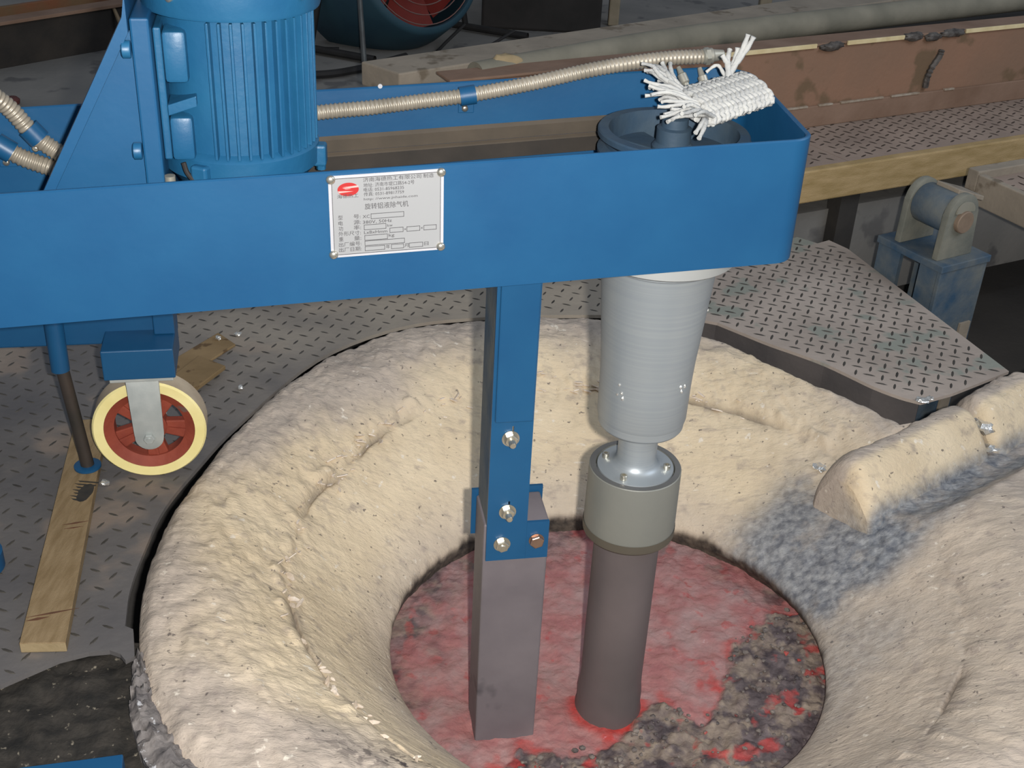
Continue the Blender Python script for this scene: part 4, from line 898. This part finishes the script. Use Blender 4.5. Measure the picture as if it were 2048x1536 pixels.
for (u, w, ln) in ((-.199, .333, 1), (-.198, .211, 1), (-.2035, .1545, .55)):
    pr = [(a, [(r, h*(ln if a == 'bolt' else 1)) for r, h in p], n_) for a, p, n_ in nutp]
    bolt('bolt', (u, -.0562, w), pr, ZINC, mc)
bolt('bolt', (-.1535, -.0562, .157), [('bolt', [(.0094, 0), (.0104, .0006), (.0104, .0068), (.0092, .0076)], 6), ('washer', [(.0112, 0), (.0112, .0012)], 24)], BOLTB, mc)

# chassis beam, caster, jacks
bm = bmesh.new(); box(bm, (-1.35, .425, .246), (-.674, .475, .335), .003); fin(bm, 'chassis_beam', BLUE, mc)
bm = bmesh.new(); box(bm, (-.706, .405, .2705), (-.673, .4245, .335), .002); fin(bm, 'chassis_bracket', BLUE, mc)
bm = bmesh.new(); box(bm, (-1.25, .166, .52), (-1.18, .475, .56)); fin(bm, 'chassis_arm', BLUE, mc)
bm = bmesh.new(); box(bm, (-1.25, .43, .336), (-1.18, .475, .52)); fin(bm, 'chassis_column', BLUE, mc)
ct = empty('caster', (-.7310, .385, 0), 0, mc)
bm = bmesh.new(); box(bm, (-.0545, -.030, .2165), (.0575, .075, .2700), .002); fin(bm, 'caster_block', BLUE, ct, False)
bm = bmesh.new(); box(bm, (-.047, -.024, .2085), (.053, .070, .2160), .001); fin(bm, 'top_plate', FORK, ct)
for v0 in (-.004, .062):
    bm = bmesh.new(); pts = [(-.027, .2080), (-.0215, .095)] + [(.001+.0235*math.cos(a), .088+.0235*math.sin(a)) for a in np.linspace(PI*1.0, 2*PI, 14)] + [(.0255, .095), (.027, .2080)]
    prism(bm, [(u, v0, w) for u, w in pts], (0, .005, 0), .001); fin(bm, 'fork_plate', FORK, ct, True, 40)
wc = (.001, .0315, .0950)
bm = bmesh.new(); R_ = .0935; ring_lathe(bm, [(.0745, -.022), (.0905, -.0235), (R_, -.020), (R_, .020), (.0905, .0235), (.0745, .022)], 72, wc, (0, 1, 0)); 
ty = fin(bm, 'tyre', [TYRE, TREAD], ct, True, 30)
for p in ty.data.polygons:
    c_ = Vector(p.center)-Vector(wc)
    if math.hypot(c_.x, c_.z) > .0925: p.material_index = 1
bm = bmesh.new(); ring_lathe(bm, [(.0585, -.012), (.0742, -.0215), (.0742, .0215), (.0585, .012)], 64, wc, (0, 1, 0)); rim = fin(bm, 'wheel_rim', RIM, ct, True, 30)
bm = bmesh.new(); lathe(bm, [(.024, -.016), (.028, -.012), (.028, .012), (.024, .016)], 32, wc, (0, 1, 0)); fin(bm, 'wheel_hub', RIM, rim, True, 30)
for k in range(5):
    a0 = math.radians(-82+72*k); bm = bmesh.new(); w_ = .30
    pts = [(.0595*math.cos(a), .0595*math.sin(a)) for a in np.linspace(a0-w_, a0+w_, 8)] + [(.026*math.cos(a), .026*math.sin(a)) for a in np.linspace(a0+.5, a0-.5, 6)]
    prism(bm, [(wc[0]+x, wc[1]-.008, wc[2]+z) for x, z in pts], (0, .016, 0), .002)
    prism(bm, [(wc[0]+r*math.cos(a0)+s*.002*math.sin(a0), wc[1]-.0105, wc[2]+r*math.sin(a0)-s*.002*math.cos(a0)) for r, s in ((.030, -1), (.058, -1), (.058, 1), (.030, 1))], (0, .003, 0)); fin(bm, 'wheel_spoke', RIM, rim)
bm = bmesh.new(); lathe(bm, [(.0085, 0), (.0095, .0008), (.0095, .0055), (.0082, .0068)], 6, (.001, -.0042, .0880), (0, -1, 0)); lathe(bm, [(.004, .0065), (.004, .009)], 12, (.001, -.0042, .088), (0, -1, 0)); fin(bm, 'axle_bolt', FORK, ct, True, 30)
def jack(u, v, ztop, tilt, parent, zf=.0188):
    jk = empty('jack_leg', (u, v, 0), 0, parent)
    bm = bmesh.new(); tube(bm, [(-.003, 0, .215), (-.002, 0, ztop)], .0148, 20); fin(bm, 'jack_tube', BLUE, jk, True, 40)
    bm = bmesh.new(); tube(bm, [(tilt, .006, zf+.004), (tilt*.9, .005, zf+.03), (0, 0, .215), (0, 0, .24)], [.0115, .0105, .0105, .0105], 16); fin(bm, 'jack_rod', pm('greasy_rod', (62, 60, 56), (84, 74, 68), 12, .45, .5, .1, 80) if 'greasy_rod' not in bpy.data.materials else bpy.data.materials['greasy_rod'], jk, True, 40)
    bm = bmesh.new(); lathe(bm, [(.0215, 0), (.0225, .001), (.0225, .0045), (.020, .0055), (.012, .006)], 32, (tilt, .006, zf)); fin(bm, 'jack_foot', BLUE, jk, True, 35)
    return jk
jack(-.8555, .402, .33, .0145, mc)

# blue step box in the lower left corner and its neighbour
bm = bmesh.new(); prism(bm, [(-.577, 1.054, -.035), (-.468, 1.083, -.035), (-.452, 1.02, -.035), (-.45, .80, -.035), (-.75, .80, -.035), (-.76, 1.01, -.035)], (0, 0, .055), .002)
tag(fin(bm, 'steel_box', BLUE), 'blue steel box corner on the dark slag at the lower left', 'box')
bm = bmesh.new(); lathe(bm, [(.036, 0), (.038, .002), (.038, .030), (.030, .034)], 32, (-.803, 1.449, .001))
tag(fin(bm, 'blue_disc', BLUE, None, True, 35), 'round blue foot just inside the left edge on the tread plate', 'foot')

# ------------------------------------------------------------------ white rope lying on the pulley hub
def mloc(u, v, w):
    c, s = math.cos(YAW), math.sin(YAW); return Vector((.1859+u*c-v*s, 1.4761+u*s+v*c, w))
ro = empty('rope_bundle', mloc(.06, 0, .7595)); tag(ro, 'bundle of frayed white braided rope lying on the pulley in the arm', 'rope')
rg = random.Random(4)
def rp_(u, v, w): return mloc(u, v, w) - ro.location
# braided body: woven strands across a flattened bundle
bm = bmesh.new()
a0 = Vector((.018, -.006, .7725)); a1 = Vector((.108, .024, .787)); ax3 = (a1-a0).normalized(); bx3 = Vector((-.30, .93, .18)).normalized(); bx3 = (bx3-ax3*bx3.dot(ax3)).normalized(); cx3 = ax3.cross(bx3)
Lb = (a1-a0).length
for k in range(22):
    pts = []; d_ = 1 if k % 2 else -1
    for i in range(61):
        t = i/60; ph = 2*PI*(k/22) + d_*t*2*PI*1.25
        rb, rc_ = .0385*(1-.12*t), .0095
        wv = 1+.10*math.sin(11*ph+d_*1.57)
        p = a0 + ax3*Lb*t + bx3*rb*math.cos(ph)*wv + cx3*rc_*math.sin(ph)*wv + ax3*.004*math.sin(ph)
        pts.append(rp_(p.x, p.y, p.z))
    tube(bm, pts, .0035, 7)
fin(bm, 'braid', ROPE, ro, True, 80)
bm = bmesh.new(); q = bmesh.ops.create_icosphere(bm, subdivisions=3, radius=1)
for v in q['verts']:
    s_ = v.co; v.co = rp_(*((a0+a1)/2 + ax3*s_.x*Lb*.52 + bx3*s_.y*.034 + cx3*s_.z*.0085))
fin(bm, 'rope_core', ROPE, ro, True, 80)
def strand(p0, p1, sag, r0=.0030, curl=.004):
    bm = bmesh.new(); pts = []
    pa, pb = Vector(p0), Vector(p1); ph = rg.uniform(0, 6)
    for i in range(13):
        t = i/12; p = pa.lerp(pb, t) + Vector((0, 0, sag*math.sin(t*PI))) + Vector((math.sin(ph+t*5)*curl, math.cos(ph+t*4)*curl, math.sin(ph*2+t*6)*curl*.7))*t
        pts.append(rp_(p.x, p.y, p.z))
    tube(bm, pts, [r0*(1-.25*i/12+.12*math.sin(i*2.2)) for i in range(13)], 7); fin(bm, 'strand', ROPE, ro, True, 80)
for k in range(24):                                         # left fan of loose ends
    t = k/23; st_ = a0 + bx3*(.036*(1-2*t)) + ax3*rg.uniform(0, .01) + cx3*rg.uniform(-.004, .006)
    spread = (1-2*t)
    e = Vector((-.028+.014*abs(spread)+rg.uniform(-.012, .012), .006+.090*spread+rg.uniform(-.008, .008), .778+.018*max(0, spread)+rg.uniform(-.006, .012)))
    strand(st_, e, .006, .0031)
for k, (u, v, w) in enumerate(((-.004, .075, .806), (-.012, .062, .800), (.012, .080, .800), (.002, -.078, .768), (.006, -.082, .763))):
    strand(a0 + bx3*(.03 if v > 0 else -.03), (u, v, w), .004, .0036)
for k, (u, v, w) in enumerate(((.074, .060, .822), (.081, .062, .826), (.090, .060, .827), (.103, .060, .846), (.107, .055, .842))):   # right upright ends
    strand(a1 - ax3*.022 + bx3*(.024+.002*k), (u, v, w), .0, .0042, .003)
strand(a1 - ax3*.02 + bx3*.03, (.055, .062, .798), .012, .0028)

# ------------------------------------------------------------------ aluminium crumbs and splashes
def crumb(loc, size, seed, label=None, group=None, cat='metal scrap', flat=.55):
    rgx = random.Random(seed); bm = bmesh.new(); bmesh.ops.create_icosphere(bm, subdivisions=2, radius=1)
    for v in bm.verts:
        k = 1+.8*noise.noise(v.co*1.6+Vector((seed, 0, 0))); v.co = Vector((v.co.x*k*rgx.uniform(.85, 1.15), v.co.y*k*.8, v.co.z*k*flat))*size
    zmin = min(v.co.z for v in bm.verts)
    o = fin(bm, 'aluminium_crumb', ALU, None); o.location = Vector(loc) - Vector((0, 0, zmin)); o.rotation_euler = (0, 0, seed*1.3)
    return tag(o, label, cat, group)
for i, (x, y) in enumerate(((-.270, 2.250), (-.250, 2.262), (-.235, 2.276), (-.214, 2.284), (-.205, 2.296), (-.190, 2.306), (-.176, 2.318), (-.160, 2.326), (-.150, 2.334))):
    crumb((x+.012, y-.03, -.004), .006 if i % 2 else .008, i+1, 'small shiny metal crumb on the furnace edge at the back left', 'metal crumbs on the furnace edge')
crumb((-.614, 2.209, .0065), .007, 21, 'shiny metal crumb lying on the thin wooden strip'); crumb((-.581, 2.240, .001), .007, 22, 'shiny metal crumb beside the far end of the wooden strip')
crumb((-.528, 2.026, .001), .006, 23, 'white crumb on the tread plate right of the square offcut'); crumb((-.684, 1.685, .001), .008, 24, 'tan crumb on the tread plate right of the jack foot')
crumb((.822, 2.108, .003), .013, 31, 'shiny metal splash on the near corner of the loose tread plate', flat=.3); crumb((.842, 2.122, .003), .009, 32, 'second smaller splash beside the plate corner', flat=.3)
crumb((.937, 2.060, -.030), .022, 33, 'bright silver metal lump in the break of the spout bank'); crumb((.950, 2.036, -.056), .016, 34, 'flat silver metal splash below the lump on the spout', flat=.3)
crumb((.606, 1.972, -.080), .016, 35, 'pale silver flake where the spout meets the furnace mouth', flat=.3); crumb((.622, 1.948, -.088), .010, 36, 'small silver blob beside the pale flake at the spout')
